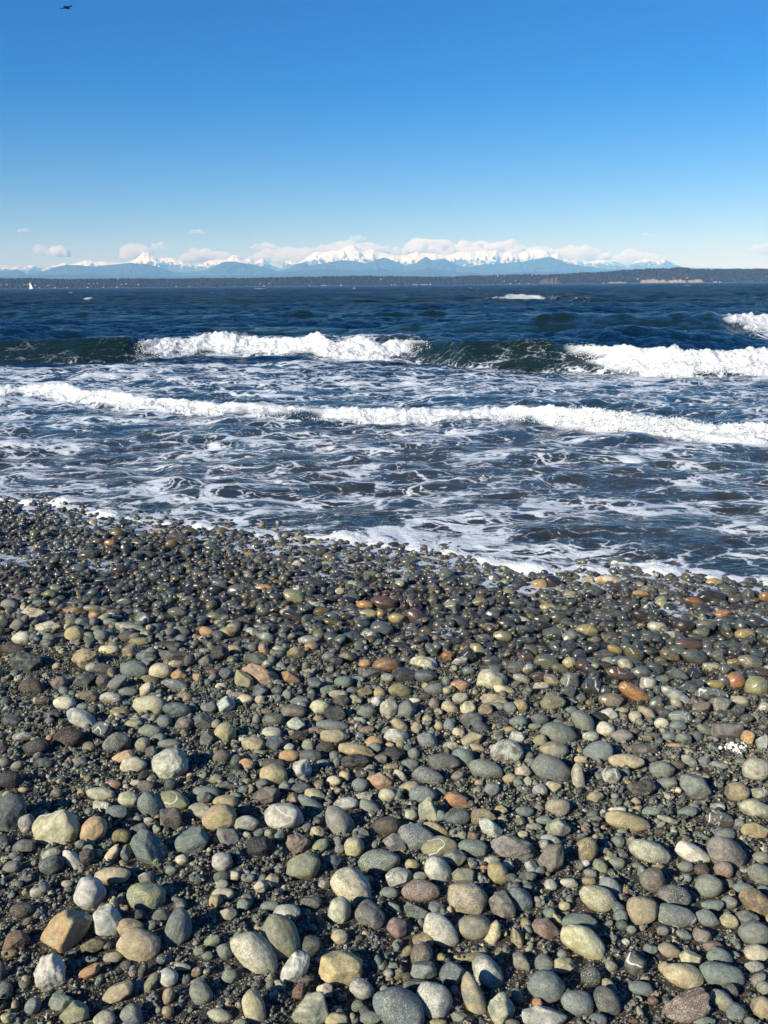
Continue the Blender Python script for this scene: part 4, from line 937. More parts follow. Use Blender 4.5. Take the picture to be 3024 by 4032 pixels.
REST = """2418 2420 96 43 0 nk a;2523 2648 82 50 0 gn e;87 2513 77 52 0 cw rs;633 3607 68 59 0 gd r;884 3748 68 59 -40 gn r;1849 2584 68 59 -40 kd a;1458 4010 87 50 0 gn r;1321 4015 96 50 0 ty e;2988 2454 96 48 -25 kb e;1526 3130 73 55 0 cg r;725 2853 73 55 0 pk r;1166 2571 73 55 0 mt a;1239 2698 73 55 -20 bd a;874 2979 73 55 0 ms e;1241 3130 87 46 -20 cy e;2173 3310 91 43 -15 bw e;437 3369 96 41 55 tc e;2854 3285 82 48 0 nb e;572 2719 82 48 55 tc e;668 2931 96 41 0 gn e;1139 2976 82 48 0 ot e;1157 2429 96 41 -20 mk e;2553 2694 68 57 0 wp r;351 2742 77 50 0 mg a;1367 2587 77 50 0 my a;2237 2559 77 50 25 kb e;499 2508 77 50 10 md e;2196 2433 77 50 -10 mg e;2241 2510 77 50 20 gw e;2696 2464 77 50 -5 km r;2870 3625 71 55 -10 yc a;2865 2541 118 32 0 nk e;1353 2687 75 50 0 nb e;2810 3728 87 43 -5 rp e;1462 2653 87 43 0 db a;1936 2605 82 46 -15 pk e;2762 2787 82 46 12 pr a;706 2119 91 41 -10 mp aR;1389 2510 82 46 0 kb e;2532 2428 91 41 -22 km e;1337 3689 68 55 0 ct r;1319 3397 68 55 0 bk a;2400 2815 68 55 0 cw a;567 2440 68 55 -20 gn a;1260 3333 77 48 40 ny e;2580 2632 77 48 -25 bd e;897 3600 73 50 -10 pc a;2077 3456 73 50 0 dg a;1471 2923 73 50 0 to r;2125 2833 73 50 -15 bd e;294 2406 100 36 -8 mo a;2592 2470 84 43 -12 cw es;1708 2714 80 46 0 bg e;2933 2498 80 46 0 ty e;1278 3899 66 55 0 cp a;2431 2217 71 51 0 gs r;2041 2842 75 48 0 bn r;1781 2387 68 52 -30 nw av;2926 3497 87 41 -5 gb e;91 2901 87 41 0 pd e;2063 2481 87 41 0 gk as;46 3413 77 46 10 gn e;547 3269 77 46 20 dp e;1175 2901 77 46 0 km a;1282 2944 77 46 0 km e;2915 2762 77 46 -12 pc a;344 2189 77 46 -5 ky e;711 2488 77 46 -5 ny e;952 2458 77 46 -5 mo e;934 2324 77 46 0 gn e;232 2691 64 55 0 pm r;2047 2781 64 55 0 yt r;2173 2680 73 48 -35 tg a;2382 2580 96 36 0 pk e;565 2187 96 36 0 my e;2866 2324 84 41 -15 nk e;663 3924 68 50 70 tm e;1719 3580 68 50 0 bg a;1417 3091 68 50 0 bn r;2061 3039 68 50 0 cp es;2366 3415 68 50 -45 ny e;1811 2699 78 43 -8 or e;1772 2787 71 48 -25 tc e;2876 3901 59 57 0 dp r;1184 3103 82 41 5 db e;2630 3084 82 41 0 bp e;2708 3198 82 41 10 bn e;173 3006 82 41 0 kb e;472 2805 77 43 -5 mt e;1574 2856 77 43 -35 tm e;1979 2506 77 43 -5 yg e;2735 2371 87 39 -18 om e;972 3013 64 52 0 to r;394 2504 64 52 0 ng r;1756 2262 64 52 0 ng r;2767 2400 64 52 0 kb r;656 2541 91 36 0 km e;1881 2559 73 46 -42 yt e;1895 2867 73 46 -35 db e;2355 2824 91 36 0 kd e;750 2098 73 46 -10 ky e;2557 2391 73 46 0 kb e;492 3358 66 50 90 nb a;818 2789 66 50 0 gb a;886 2655 68 48 20 bd e;2464 2619 68 48 -38 cy es;2667 2858 68 48 0 bn e;2564 2506 80 41 -10 nk e;576 2584 84 39 0 bd e;2443 3607 59 55 -30 nb r;406 2682 59 55 0 md es;561 2931 59 55 0 gt es;813 2913 59 55 60 db a;2282 2582 59 55 0 kb e;68 2465 59 55 0 pd a;1842 2787 62 52 0 cy a;3002 2928 73 55 80 nw a;904 3842 64 50 0 gn r;574 3460 64 50 0 pm a;1938 3107 64 50 0 gb r;2692 2910 64 50 0 nd a;463 2105 64 50 0 mt r;2947 2347 64 50 70 mp e;2970 3805 77 41 0 gw es;403 3173 77 41 -10 cm aB;1533 3515 77 41 0 ng e;504 2726 77 41 0 bg e;166 2760 77 41 0 mk e;697 2410 77 41 0 pg e;2038 3924 73 43 -70 nb e;1984 2717 87 36 -18 tc a;1216 2520 87 36 0 gw eR;2398 3883 68 46 -45 tg e;1421 3283 68 46 0 bg a;874 3454 68 46 0 dn e;1344 2760 68 46 0 kp e;36 2383 68 46 -10 pg e;2942 2906 59 52 40 ot a;1182 2760 80 39 0 bg a;2872 3553 62 50 0 gn r;2125 3112 62 50 0 pw a;2352 4017 77 50 0 bg e;2603 2212 84 36 -10 nk e;2990 3123 82 41 0 nc ev;2125 2302 66 46 -10 to rs;444 3769 77 39 5 gt e;2043 2299 77 39 0 kb a;2095 3417 55 55 0 bw a;2066 3196 73 41 -5 bg e;2569 3194 82 36 0 nb e;428 2559 82 36 0 ct e;310 3001 73 41 0 pd a;128 2333 82 36 0 mp e;1385 2353 73 41 0 gb e;1626 2381 73 41 -15 my e;2093 2413 73 41 -15 kg e;1908 2515 73 41 -10 gd as;1250 3280 59 50 0 yt rB;1526 3072 59 50 90 to r;2762 3426 59 50 0 md e;647 2842 59 50 0 gb r;2343 3137 68 43 0 tg a;1615 3010 68 43 0 bg e;2740 2899 68 43 -15 bd e;2774 2874 68 43 -30 ny e;1813 2365 87 34 -5 kn e;931 2999 62 48 70 kb e;2125 2917 62 48 15 yg e;729 2746 64 46 0 mt es;1426 2460 64 46 10 kb e;2815 2696 80 36 -5 yt e;2473 2488 87 33 -8 kn e;588 2676 77 36 -10 my e;2134 2703 77 36 0 cp aR;2829 3015 77 36 0 gn as;2036 2376 77 36 -5 nk e;2514 2510 73 39 -25 kb e;836 3705 68 41 20 ny e;2988 3856 68 41 35 gn e;574 3094 68 41 0 gd e;2177 3096 68 41 -20 tc a;622 2908 68 41 10 nb e;1294 2719 68 41 0 nk e;963 2755 68 41 0 ct es;2373 2623 68 41 0 mk e;2664 2559 68 41 0 gn e;2327 2901 68 41 0 nw e;2610 2678 68 41 0 gn a;324 2454 68 41 0 bn a;469 2244 68 41 0 mk e;865 2301 68 41 -20 ng e;788 2308 68 41 0 kd e;1107 2207 68 41 0 dk es;1562 2435 68 41 0 yt e;1995 2456 68 41 -5 mk e;2860 2474 68 41 0 kd a;806 3141 64 43 0 nk e;547 3607 55 50 0 dk r;961 3562 55 50 0 nb r;1027 3492 55 50 0 cp a;1813 2748 66 41 5 gc e;2038 2903 66 41 -10 wb a;1050 2510 66 41 -20 nw e;1890 2371 66 41 0 yt es;1804 3057 59 46 0 gd a;1025 2721 59 46 0 bk as;1911 2794 59 46 0 tm a;2826 2582 59 46 0 ng as;2997 3378 64 46 0 gp e;1061 3568 73 36 0 ng e;529 2851 73 36 0 yg e;2054 2673 73 36 -20 gc es;2717 2997 73 36 -30 nw e;1451 2417 73 36 -5 yt es;845 2428 73 36 -5 yn e;1872 2433 73 36 0 kd a;2132 2440 73 36 0 ky e;2464 2463 73 36 0 kn e;2427 3397 68 39 -5 ng e;1039 2317 77 34 -5 ot es;672 3089 52 50 0 db r;2699 3415 64 41 0 gb e;706 2655 64 41 0 oy a;1440 2726 64 41 10 mt a;2088 2562 64 41 -20 yg e;2774 2997 55 48 80 bn a;360 2397 82 32 0 gy e;547 2526 82 32 0 ym e;1307 2449 82 32 -15 my e;2136 2465 64 41 -10 kd e;2997 2650 73 41 0 md e;2847 2417 71 36 -5 or a;2605 2848 59 43 0 cw r;2282 2508 59 43 -30 kb e;1314 3075 62 41 0 cy e;1940 2422 62 41 -10 nk e;595 2963 50 50 0 dp r;2500 2824 50 50 0 pc r;2906 2801 50 50 0 kp a;2810 2293 71 36 5 yo es;849 3546 55 46 0 ty a;2619 3812 55 46 -30 ty r;1073 3465 55 46 0 tp a;2241 2609 55 46 0 tc rs;2733 2653 55 46 0 kd a;2854 2635 55 46 0 ng a;561 3824 68 36 70 dm e;2692 3680 68 36 -20 bn e;1435 3135 68 36 0 dw as;1578 3055 68 36 -40 nc e;1938 3390 68 36 0 nc e;2241 3476 73 34 -10 gw e;205 2815 68 36 0 kg e;1943 2635 68 36 -10 bn e;1810 2603 68 36 5 wn a;2205 2632 68 36 -12 yg e;2118 2664 68 36 0 rk e;1776 2938 68 36 0 nc e;2801 2628 68 36 0 cy a;2664 3015 68 36 0 mg e;1437 2383 68 36 -5 ot e;2161 2394 73 34 -5 tc es;2664 2347 68 36 -10 nk e;2073 2587 77 32 -5 mr a;2237 2723 64 39 0 gn a;447 2326 77 32 -5 mg ev;815 2488 64 39 -15 oy e;1387 2399 64 39 -10 kg e;3009 3892 59 55 0 gc r;2774 4023 91 36 0 ng e;1624 3406 59 41 -10 yt e;925 2559 59 41 -20 tk e;1323 2603 59 41 0 kd e;574 2233 59 41 0 gk e;1947 2280 59 41 -10 ng e;2425 2317 59 41 0 dm a;1332 2733 75 32 0 pt e;1214 2933 52 46 0 nc r;1769 2858 52 46 90 bn e;2849 2685 52 46 -20 bg e;711 3805 87 27 -10 nc e;1100 3296 55 43 90 bn a;2628 3228 87 27 -18 nc e;1571 2541 87 27 0 kd e;196 2344 55 43 0 ym e;351 2942 57 41 0 mt es;1630 2481 68 34 -20 nk a;36 3755 64 36 0 my e;1808 4004 64 36 0 ng a;444 3091 64 36 0 om es;957 3191 64 36 0 kb e;1877 2947 64 36 -20 yt e;2979 2573 64 36 -20 bk e;447 2415 64 36 0 mg e;490 2369 64 36 0 bg a;843 2321 64 36 0 kd e;1264 2408 64 36 0 my e;1212 2246 73 32 0 kb e;897 2237 64 36 -15 kd e;829 2157 64 36 0 nk e;2396 2456 64 36 0 kd e;2642 2501 73 32 -5 cg es;2854 2441 73 32 5 nk e;570 2504 59 39 0 cn a;1203 2207 59 39 0 mg e;2407 3805 50 46 0 gp r;1123 3098 50 46 0 gb a;1152 3146 50 46 0 mt a;2168 3485 50 46 0 gw rs;1619 3210 50 46 0 gc es;1485 2764 50 46 0 wb a;1630 2967 50 46 0 gb r;497 2160 50 46 0 kd r;747 2305 50 46 90 dk e;374 2424 52 43 -20 om e;3006 2787 55 50 0 gc a;1995 2336 66 34 8 tp e;1408 3960 55 41 20 gd r;1212 3860 55 41 0 dg a;806 2603 55 41 0 gd a;1476 2944 55 41 0 bg r;1399 2755 55 41 0 ny as;1526 2671 55 41 0 nc e;1763 2582 55 41 0 or rR;2635 2901 55 41 0 nb e;608 2269 55 41 0 nb e;1310 2515 55 41 0 nk e;2073 2522 82 27 0 kn e;2316 2287 55 41 10 ct a;2582 2767 57 39 25 bg e;23 2764 50 46 0 nk e;2421 2557 64 34 -20 oy e;1460 2264 64 34 0 yn e;1931 2469 68 32 -8 om e;1207 3262 59 36 30 db a;872 3483 59 36 0 nc e;1972 3189 59 36 0 yt a;1653 3451 59 36 0 gn e;1041 2559 59 36 -50 po a;2614 2805 59 36 0 dn e;305 2239 59 36 0 gb e;1084 2351 59 36 0 kb e;2897 2360 59 36 0 nm e;715 3385 52 41 0 cg r;2562 3739 55 39 0 gn a;975 2287 77 27 0 kd e;2892 2394 77 27 0 km e;2762 2274 66 32 -8 mk e;1640 2865 46 46 0 pt a;661 3983 50 41 -30 tm r;2164 3596 50 41 0 bn r;1571 3833 50 41 0 my a;16 3315 50 50 0 kb e;1278 3481 50 41 0 dw as;554 2833 100 21 0 bw a;1494 2728 50 41 0 ty e;1499 2988 50 41 0 pd a;1029 2401 50 41 -60 ny e;1553 3573 64 32 -30 nc e;2141 3230 64 32 0 ng e;2223 3006 64 32 0 km e;2560 2568 64 32 0 kg e;2457 2515 64 32 -10 mk e;2760 2492 64 32 -10 yn es;223 3121 52 39 10 mg e;1806 2887 52 39 -20 ct e;2382 2719 52 39 0 bk r;2196 3623 59 34 -60 ty a;2826 3180 59 34 0 bw e;697 2614 68 30 0 mc e;1248 2878 68 30 -12 rp a;2890 2612 59 34 0 oy a;542 2141 59 34 0 gm e;298 2274 59 34 -20 mk e;1248 2385 59 34 0 cm aBR;1298 2194 59 34 0 mt e;2473 2255 68 30 -5 db a;1603 3746 55 36 50 ym e;2006 3064 55 36 15 ty e;2318 3469 55 36 0 mt a;2334 3226 73 27 0 dg a;2088 2988 55 36 90 mg e;68 2360 55 36 0 gm e;2997 2492 55 36 -15 bn e;1358 3057 46 43 0 ty r;1710 2769 46 43 0 pr r;1785 2524 77 25 0 kb e;779 3869 59 32 0 pg e;893 3094 59 32 0 dp a;2295 2655 59 32 0 kd e;428 2449 64 30 0 bg e;219 2315 59 32 0 gn e;196 2196 59 32 0 kd e;913 2378 59 32 0 bd e;1130 2410 59 32 0 nw e;1025 2469 59 32 0 dp e;1774 2324 59 32 0 mp e;2061 2444 64 30 -22 cw e;2246 2342 59 32 -5 tg es;2448 3644 46 41 0 db r;925 3449 46 41 0 cp a;2002 3408 46 41 0 cm a;1735 3212 46 41 90 bn e;18 3001 55 41 0 gd e;1132 2735 46 41 90 gn a;734 2171 46 41 0 bg r;191 2513 46 41 0 bn e;849 3066 55 34 20 ny e;2325 3438 55 34 -20 ng e;1093 2575 55 34 0 nk e;1408 2678 55 34 0 nb e;934 2737 68 27 0 bp e;2664 2771 55 34 -35 ct es;296 2376 68 27 0 bd e;1330 2476 55 34 0 om e;1715 2294 68 27 -5 kb e;1603 2214 55 34 0 gk es;2742 2508 68 27 -10 nk e;2523 2337 66 28 -5 ot e;27 4010 50 36 0 ty a;815 3762 50 36 0 nd a;2610 3664 50 36 0 bp r;1421 3050 50 36 0 md r;2430 3189 73 25 0 wc e;2699 3458 50 36 0 bg e;68 3015 50 36 20 gm e;1011 2835 50 36 90 gd e;2286 2992 50 36 0 tc e;458 2162 50 36 0 mp e;674 2141 50 36 20 tm e;991 2488 50 36 0 nw a;1986 2246 50 36 -10 ym a;977 3456 57 32 0 nb e;1 3830 87 41 90 dg e;1437 2614 52 34 0 oy e;1091 2719 52 34 0 db e;1845 2641 52 34 0 bn e;2605 2382 52 34 -35 yc e;18 2456 50 41 90 kd e;2214 3760 43 41 0 bp r;1326 3315 43 41 0 gb r;14 2951 59 41 90 dk e;674 3428 46 39 0 gn r;1444 2874 59 30 10 rp e;2450 2344 59 30 -10 mk e;64 3483 55 32 0 gm e;2104 3255 64 27 0 gp es;1735 3119 55 32 -10 yg e;1020 2969 55 32 0 yn e;2448 2801 55 32 0 tg e;2336 2553 55 32 0 kd e;734 2360 64 27 10 ny e;711 2515 55 32 0 bk e;155 2374 64 27 0 bn e;1244 2442 55 32 0 nb e;872 2091 55 32 0 my e;1337 2123 64 27 0 kd e;1020 2207 55 32 0 ny e;1694 2324 64 27 0 ym e;2075 2208 55 32 -20 mo e;1544 2150 55 32 20 kd e;2705 2239 64 27 -5 ym e;2610 2449 64 27 -15 kd e;2464 2397 55 32 0 nk e;1257 3228 48 36 60 bn e;433 2139 50 34 0 om e;1392 2303 50 34 0 cy a;1255 3091 41 41 0 mt a;906 2819 62 27 0 kd e;2286 2748 41 41 0 bg a;2116 3949 43 39 0 om r;2302 2392 52 32 -25 kp e;2874 3479 46 36 0 ms e;779 2669 46 36 -20 ot a;2418 2710 46 36 0 rp a;734 2447 46 36 0 gn e;2487 4017 59 27 -10 rm e;2237 2853 59 27 0 mg e;2569 2897 59 27 0 ms e;59 2289 59 27 0 mk e;1212 2176 59 27 -10 ny e;1294 2223 59 27 -10 yg e;1271 2239 59 27 0 nk e;1576 2292 59 27 0 kd e;2152 2351 59 27 -15 ny e;1100 3878 50 32 -40 nc a;169 3207 50 32 20 yt e;1098 3419 50 32 0 gn a;959 3109 50 32 10 bn e;1018 3280 50 32 35 db e;1389 2719 50 32 0 db e;383 2135 50 32 0 ky e;1264 2169 50 32 0 nk e;1749 2155 50 32 0 dk rs;2548 2321 50 32 0 gw es;783 3744 46 34 0 gn e;2223 3568 46 34 0 yc e;2762 3294 68 23 -15 gn e;212 2376 46 34 0 mp e;212 2084 57 27 0 gy e;2216 2367 68 23 0 kn e;1271 3006 52 30 0 nb e;1337 3344 39 39 0 gb r;2601 3276 55 27 0 dm e;2446 3367 55 27 0 pd e;1417 2837 55 27 -10 nw e;2107 2862 55 27 0 ny e;396 2287 55 27 0 nm e;1093 2296 55 27 -5 om e;1303 2424 55 27 0 nb a;1175 2317 55 27 0 mt e;1558 2262 55 27 0 ny e;2560 2221 55 27 -5 oc eB;2644 2284 55 27 0 mn e;2619 2333 55 27 0 ym e;2457 2370 55 27 -5 kb e;2409 2383 55 27 0 nk e;1740 3771 41 36 0 my r;2047 3237 41 36 0 gd a;2911 3242 41 36 0 bg e;1758 2682 41 36 -60 bg e;1683 2833 41 36 0 yg e;1424 2230 50 30 0 nk e;2041 3082 43 34 -15 nb e;3013 2351 50 41 0 om e;1988 2296 41 36 0 yn r;351 3342 46 32 0 nb a;968 3082 46 32 30 yn e;1137 2942 46 32 0 wn e;365 2059 46 32 0 cm e;961 2212 64 23 0 nk e;1380 2198 46 32 0 gs e;2662 2935 75 19 0 op e;1772 3591 48 30 -80 tp e;1822 3292 36 39 0 gy r;2077 3662 41 34 -50 gb r;2487 3660 41 34 0 gb e;2079 3078 41 34 -80 nc e;2307 3269 41 34 -40 rp a;2503 3155 41 34 0 tp a;2571 3940 43 32 0 rm e;2519 3985 50 27 -70 yg e;326 2783 50 27 0 bn e;1048 2803 50 27 0 rp e;1533 3022 50 27 0 tm e;1599 2596 50 27 0 gd e;2088 2919 50 27 10 ng a;1671 2742 50 27 0 mk e;221 2139 50 27 0 om e;1298 2360 55 25 0 mk e;1009 2378 50 27 0 nb e;1082 2403 50 27 15 mk e;1168 2219 50 27 0 cp aBR;1708 2504 55 25 0 mk e;1642 2312 55 25 0 pk e;264 3481 46 30 0 cg e;2248 2796 46 30 0 nb e;1178 2121 59 23 0 pt e;351 3780 73 18 5 gn e;387 3360 36 36 0 gb r;1497 2417 36 36 0 ot e;1023 2755 39 34 0 cy r;1726 4026 68 27 0 yg e;1107 2623 41 32 0 gn e;1337 2328 41 32 0 ct a;1703 2365 41 32 -20 ny e;1728 2416 64 21 0 my e;2965 2824 50 25 0 nc e;2455 2539 50 25 0 ym e;608 2100 50 25 0 om e;2405 2356 50 25 0 mo e;1255 2830 46 27 0 pr e;870 2701 46 27 0 cg e;1826 2555 46 27 0 oy e;2642 2787 55 23 0 bw e;105 2198 46 27 0 ng e;738 2228 46 27 10 ym e;1362 2428 46 27 0 mk e;1621 2285 46 27 0 mg e;2218 2264 55 23 0 mk e;2692 2278 55 23 0 mp e;1728 2858 36 34 0 ty r;1949 2324 64 19 0 kb e;2974 2308 64 19 0 kn e;586 3233 41 30 0 gw as;1326 3001 41 30 90 nb e;1626 2758 59 21 0 cw e;2587 2719 41 30 90 ng e;2036 3472 43 27 0 gn e;2006 2874 43 27 5 op e;3006 3501 50 27 0 ng e;617 3262 34 34 0 gc a;1130 2105 64 18 0 kn e;975 2182 64 18 0 op e;533 3082 50 23 0 cn e;2592 3413 50 23 0 ym e;556 2107 50 23 0 gn e;1075 2424 50 23 0 mr e;1246 2137 50 23 0 cm e;2237 2287 50 23 0 mp e;1865 2296 50 23 0 ym e;2018 4026 59 27 0 mg e;1562 3728 41 27 -60 nb e;2123 3182 41 27 -20 gn e;1977 3228 41 27 0 tg e;2059 3285 41 27 0 cg e;2380 3351 41 27 0 gb e;2196 2846 41 27 0 ng e;150 2260 55 21 0 bn e;1054 2116 41 27 0 kd e;1671 2280 41 27 0 kd e;2947 2264 41 27 -5 mo e;652 2492 43 25 0 bg e;1057 3280 36 30 0 nc r;396 2785 39 27 0 gb e;806 2564 46 23 0 ng e;2806 2910 46 23 -5 bw e;633 2346 46 23 0 yn e;492 2055 46 23 0 kd e;865 2451 46 23 0 yn e;2642 2258 46 23 0 ng e;2343 2520 46 23 0 ny e;970 3287 41 25 0 nc e;123 2100 50 21 0 my e;1102 2146 50 21 0 ym e;1671 2205 50 21 5 ym e;1804 2239 50 21 0 ng e;2895 2271 50 21 0 kd e;913 3066 36 27 0 bd e;1886 3084 36 27 0 tp e;150 2153 36 27 0 yo e;269 2055 55 18 0 kd e;1348 2376 36 27 0 mr e;2792 2423 36 27 0 ng e;2942 2314 55 17 0 kd e;321 3123 32 30 0 ty r;1708 2883 41 23 0 gw e;337 2130 46 21 0 ym e;806 2073 46 21 0 mk e;1781 2186 46 21 -5 ot e;2389 2510 41 23 0 yn e;1326 3114 34 27 0 tm e;201 2043 50 18 0 nk e;2541 3853 39 23 0 gt e;849 3308 32 27 0 yg e;2282 2346 32 27 0 my e;93 3109 41 21 0 ty e;2450 3274 41 21 0 gm e;1225 2127 41 21 0 mk e;911 2296 36 23 0 om e;1025 2105 46 18 0 mk e;2523 2465 36 23 0 ot e;1867 2244 50 16 0 ym e;542 3223 34 23 0 gb e;137 3397 27 27 0 gd e;747 3055 27 27 0 to e;2514 3182 41 18 0 ot e;2341 3248 41 18 0 mg e;2603 3246 36 21 20 pg e;1490 2217 41 18 0 pr e;2496 2315 36 21 0 gn e;1905 3420 30 25 0 om a;194 2906 27 25 0 om r;1831 2280 27 25 0 yc e;9 2132 41 23 0 mk e;1535 2933 36 18 0 to e;1455 2851 32 21 0 pc e;1801 2164 36 17 0 kd e;2883 3517 27 23 0 ty e;2671 3112 27 23 0 cy e;2052 3059 27 18 0 om e;2605 2189 32 14 0 ym e"""
for li, line in enumerate(IND.strip().split('\n')):
    dat, label = line.split('|')
    q = dat.split()
    px, py, wp, hp, an = [float(v) for v in q[:5]]
    r = np.random.default_rng(1000 + li)
    lvl = 4 if wp > 85 else 3
    V, P, gz_, t = stone_at(px, py, wp, hp, an, q[5], q[6], r, lvl)
    wet = wetness(P[0], P[1])
    col, col2, par = attrs_for(len(V), q[5], q[6], wet, r)
    zmin = V[:, 2].min()
    base = P + np.array([0, 0, zmin])
    stamp(V + P)
    me = mesh_np('stone', V + P - base, ICO[lvl][1], True, {'col': col, 'col2': col2, 'par': par}, M_STONE)
    o = bpy.data.objects.new('stone', me); o.location = base
    tag(link(o), label=label, cat='stone', group='loose stones covering the beach')

# the many smaller stones of the photograph, then fill: one heap that nobody could count
PV = []; PT = []; PC = []; PC2 = []; PP = []; poff = 0
def push(V, T, col, col2, par):
    global poff
    PV.append(V); PT.append(T + poff); PC.append(col); PC2.append(col2); PP.append(par); poff += len(V)
for li, line in enumerate(REST.split(';')):
    q = line.split()
    px, py, wp, hp, an = [float(v) for v in q[:5]]
    r = np.random.default_rng(5000 + li)
    V, P, gz_, t = stone_at(px, py, wp, hp, an, q[5], q[6], r, 3)
    wet = wetness(P[0], P[1])
    V = V + P; stamp(V)
    push(V, ICO[3][1], *attrs_for(len(V), q[5], q[6], wet, r))

def protos(n, lvl, flag, seed):
    r = np.random.default_rng(seed); out = []
    for _ in range(n):
        V = stone_shape(r, lvl, flag); mx, mn = V.max(0), V.min(0)
        out.append((V - (mx + mn) / 2) / ((mx - mn) / 2))
    return np.array(out)
def pick_cols(n, wet, r, grav=False):
    keys = ['gb', 'dg', 'bg', 'nb', 'gn', 'cg', 'tg', 'to', 'rm', 'pg', 'wg', 'kd', 'yg', 'mt', 'db', 'nk', 'my', 'cy', 'gd', 'gt']
    pd = np.array([13, 14, 9, 9, 13, 5.5, 4, 0.5, 0.7, 2.5, 4.2, 8, 3, 3, 9, 6, 3, 2.6, 11, 7.])
    pw = np.array([6, 13, 4, 6, 7, 1.2, 4, 1.1, 1.6, 1.5, 0.8, 17, 9, 9, 7, 16, 16, 1.3, 10, 8.])
    pd /= pd.sum(); pw /= pw.sum()
    a = np.array([np.append(PAL[k[0]] * .82 + PAL[k[1]] * .18, PAL[k[1]]) for k in keys])
    i1 = r.choice(len(keys), n, p=pd); i2 = r.choice(len(keys), n, p=pw)
    i = np.where(r.uniform(size=n) < wet, i2, i1)
    cc = a[i]
    c1 = cc[:, :3] * r.uniform(0.75, 1.1, (n, 1)) * (r.uniform(0.12, 1.25, (n, 1)) if grav else 0.86) * (1 + 0.025 * r.normal(size=(n, 3)))
    c2 = cc[:, 3:] * r.uniform(0.75, 1.1, (n, 1))
    lum = c1.mean(1)
    f = (1 - wet * np.where(lum < 0.25, 0.58, 0.3))[:, None]
    return np.clip(c1 * f, 0.003, 0.9), np.clip(c2 * f, 0.003, 0.9)

def in_view(x, y, m=0.35):
    lim = 0.50 * (y * 1.0 + 0.9) + m
    return np.abs(x) < lim
def scatter(n, r0, r1, ymin, ymax, lvl, seed, climb, flag='e', npro=14, dens=None, sink=0.45, flatf=(0.45, 0.8)):
    r = np.random.default_rng(seed)
    pr = protos(npro, lvl, flag, seed + 1)
    k = int(n * 2.2)
    u = r.uniform(size=k)
    y = ymin + (ymax - ymin) * u ** 0.62
    x = r.uniform(-1, 1, k) * (0.50 * (y + 0.9) + 0.35)
    d = beach_d(x, y)
    ok = (d > -1.5) & (np.abs(x) < 5.9)
    if dens is not None:
        ok &= r.uniform(size=k) < dens(x, y)
    x, y = x[ok][:n], y[ok][:n]
    rad = r0 + (r1 - r0) * r.uniform(size=len(x)) ** 1.8
    asp = r.uniform(0.60, 1.0, len(x)); fl = r.uniform(*flatf, len(x)); yaw = r.uniform(0, 6.28, len(x))
    keep = []; zz = np.zeros(len(x))
    ii = ((x - HX0) / CELL).astype(int); jj = ((y - HY0) / CELL).astype(int)
    gz0 = ground_z(x, y)
    for q in np.argsort(-rad) if r1 > 0.012 else range(len(x)):
        R0 = rad[q]; m = max(1, int(R0 * 0.8 / CELL)); i, j = ii[q], jj[q]
        if i < m or j < m or i >= HNX - m or j >= HNY - m: continue
        W = HM[i - m:i + m + 1, j - m:j + m + 1]
        hc = HM[i, j]; mean = W.mean()
        if HMI[i, j] > 0.010 and r0 > 0.003: continue
        if W.max() > mean + 1.25 * R0 or mean > climb: continue
        hz_ = R0 * fl[q]
        zc = 0.55 * mean + 0.45 * hc + hz_ * (1 - sink) if mean > 0.002 else hz_ * (1 - sink)
        zz[q] = gz0[q] + zc
        top = zc + hz_ * 0.85
        np.maximum(W, np.float32(top * 0.9), out=W)
        keep.append(q)
    keep = np.array(keep, int); n_ = len(keep)
    x, y, z, rad, asp, fl, yaw = x[keep], y[keep], zz[keep], rad[keep], asp[keep], fl[keep], yaw[keep]
    S = np.stack([rad, rad * asp, rad * fl], -1)
    V = pr[r.integers(0, npro, n_)] * S[:, None, :]
    tl = r.normal(0, 0.28, n_); tl2 = r.normal(0, 0.28, n_)
    c, s = np.cos(tl)[:, None], np.sin(tl)[:, None]
    V = np.stack([V[..., 0], V[..., 1] * c - V[..., 2] * s, V[..., 1] * s + V[..., 2] * c], -1)
    c, s = np.cos(tl2)[:, None], np.sin(tl2)[:, None]
    V = np.stack([V[..., 0] * c - V[..., 2] * s, V[..., 1], V[..., 0] * s + V[..., 2] * c], -1)
    c, s = np.cos(yaw)[:, None], np.sin(yaw)[:, None]
    V = np.stack([V[..., 0] * c - V[..., 1] * s, V[..., 0] * s + V[..., 1] * c, V[..., 2]], -1)
    V = V + np.stack([x, y, z], -1)[:, None, :]
    wet = 1 - sstep(2.1, 3.3, beach_d(x, y))
    c1, c2 = pick_cols(n_, wet, r, r1 < 0.006)
    nv = pr.shape[1]
    col = np.repeat(np.concatenate([c1, wet[:, None]], 1), nv, 0); col2 = np.repeat(np.concatenate([c2, np.ones((n_, 1))], 1), nv, 0)
    par = np.stack([np.where(r.uniform(size=n_) < 0.25, 0.8, 0.15), np.where(r.uniform(size=n_) < 0.05, 0.6, 0), np.where(r.uniform(size=n_) < 0.02, 0.8, 0), r.uniform(size=n_)], -1)
    par = np.repeat(par, nv, 0)
    T = (ICO[lvl][1][None] + (np.arange(n_) * nv)[:, None, None]).reshape(-1, 3)
    push(V.reshape(-1, 3), T, col, col2, par)
    return n_
HMI = HM.copy()
far = lambda x, y: sstep(3.2, 4.6, y)
log = []
log.append(scatter(6500, 0.025, 0.046, 3.0, 9.6, 2, 100, 0.034, dens=far))
log.append(scatter(1700, 0.014, 0.026, 1.2, 3.8, 3, 103, 0.018))
log.append(scatter(9000, 0.014, 0.026, 2.8, 9.4, 2, 110, 0.036))
log.append(scatter(10000, 0.008, 0.016, 1.1, 3.6, 2, 120, 0.022))
log.append(scatter(6000, 0.009, 0.015, 3.0, 8.5, 1, 130, 0.018))
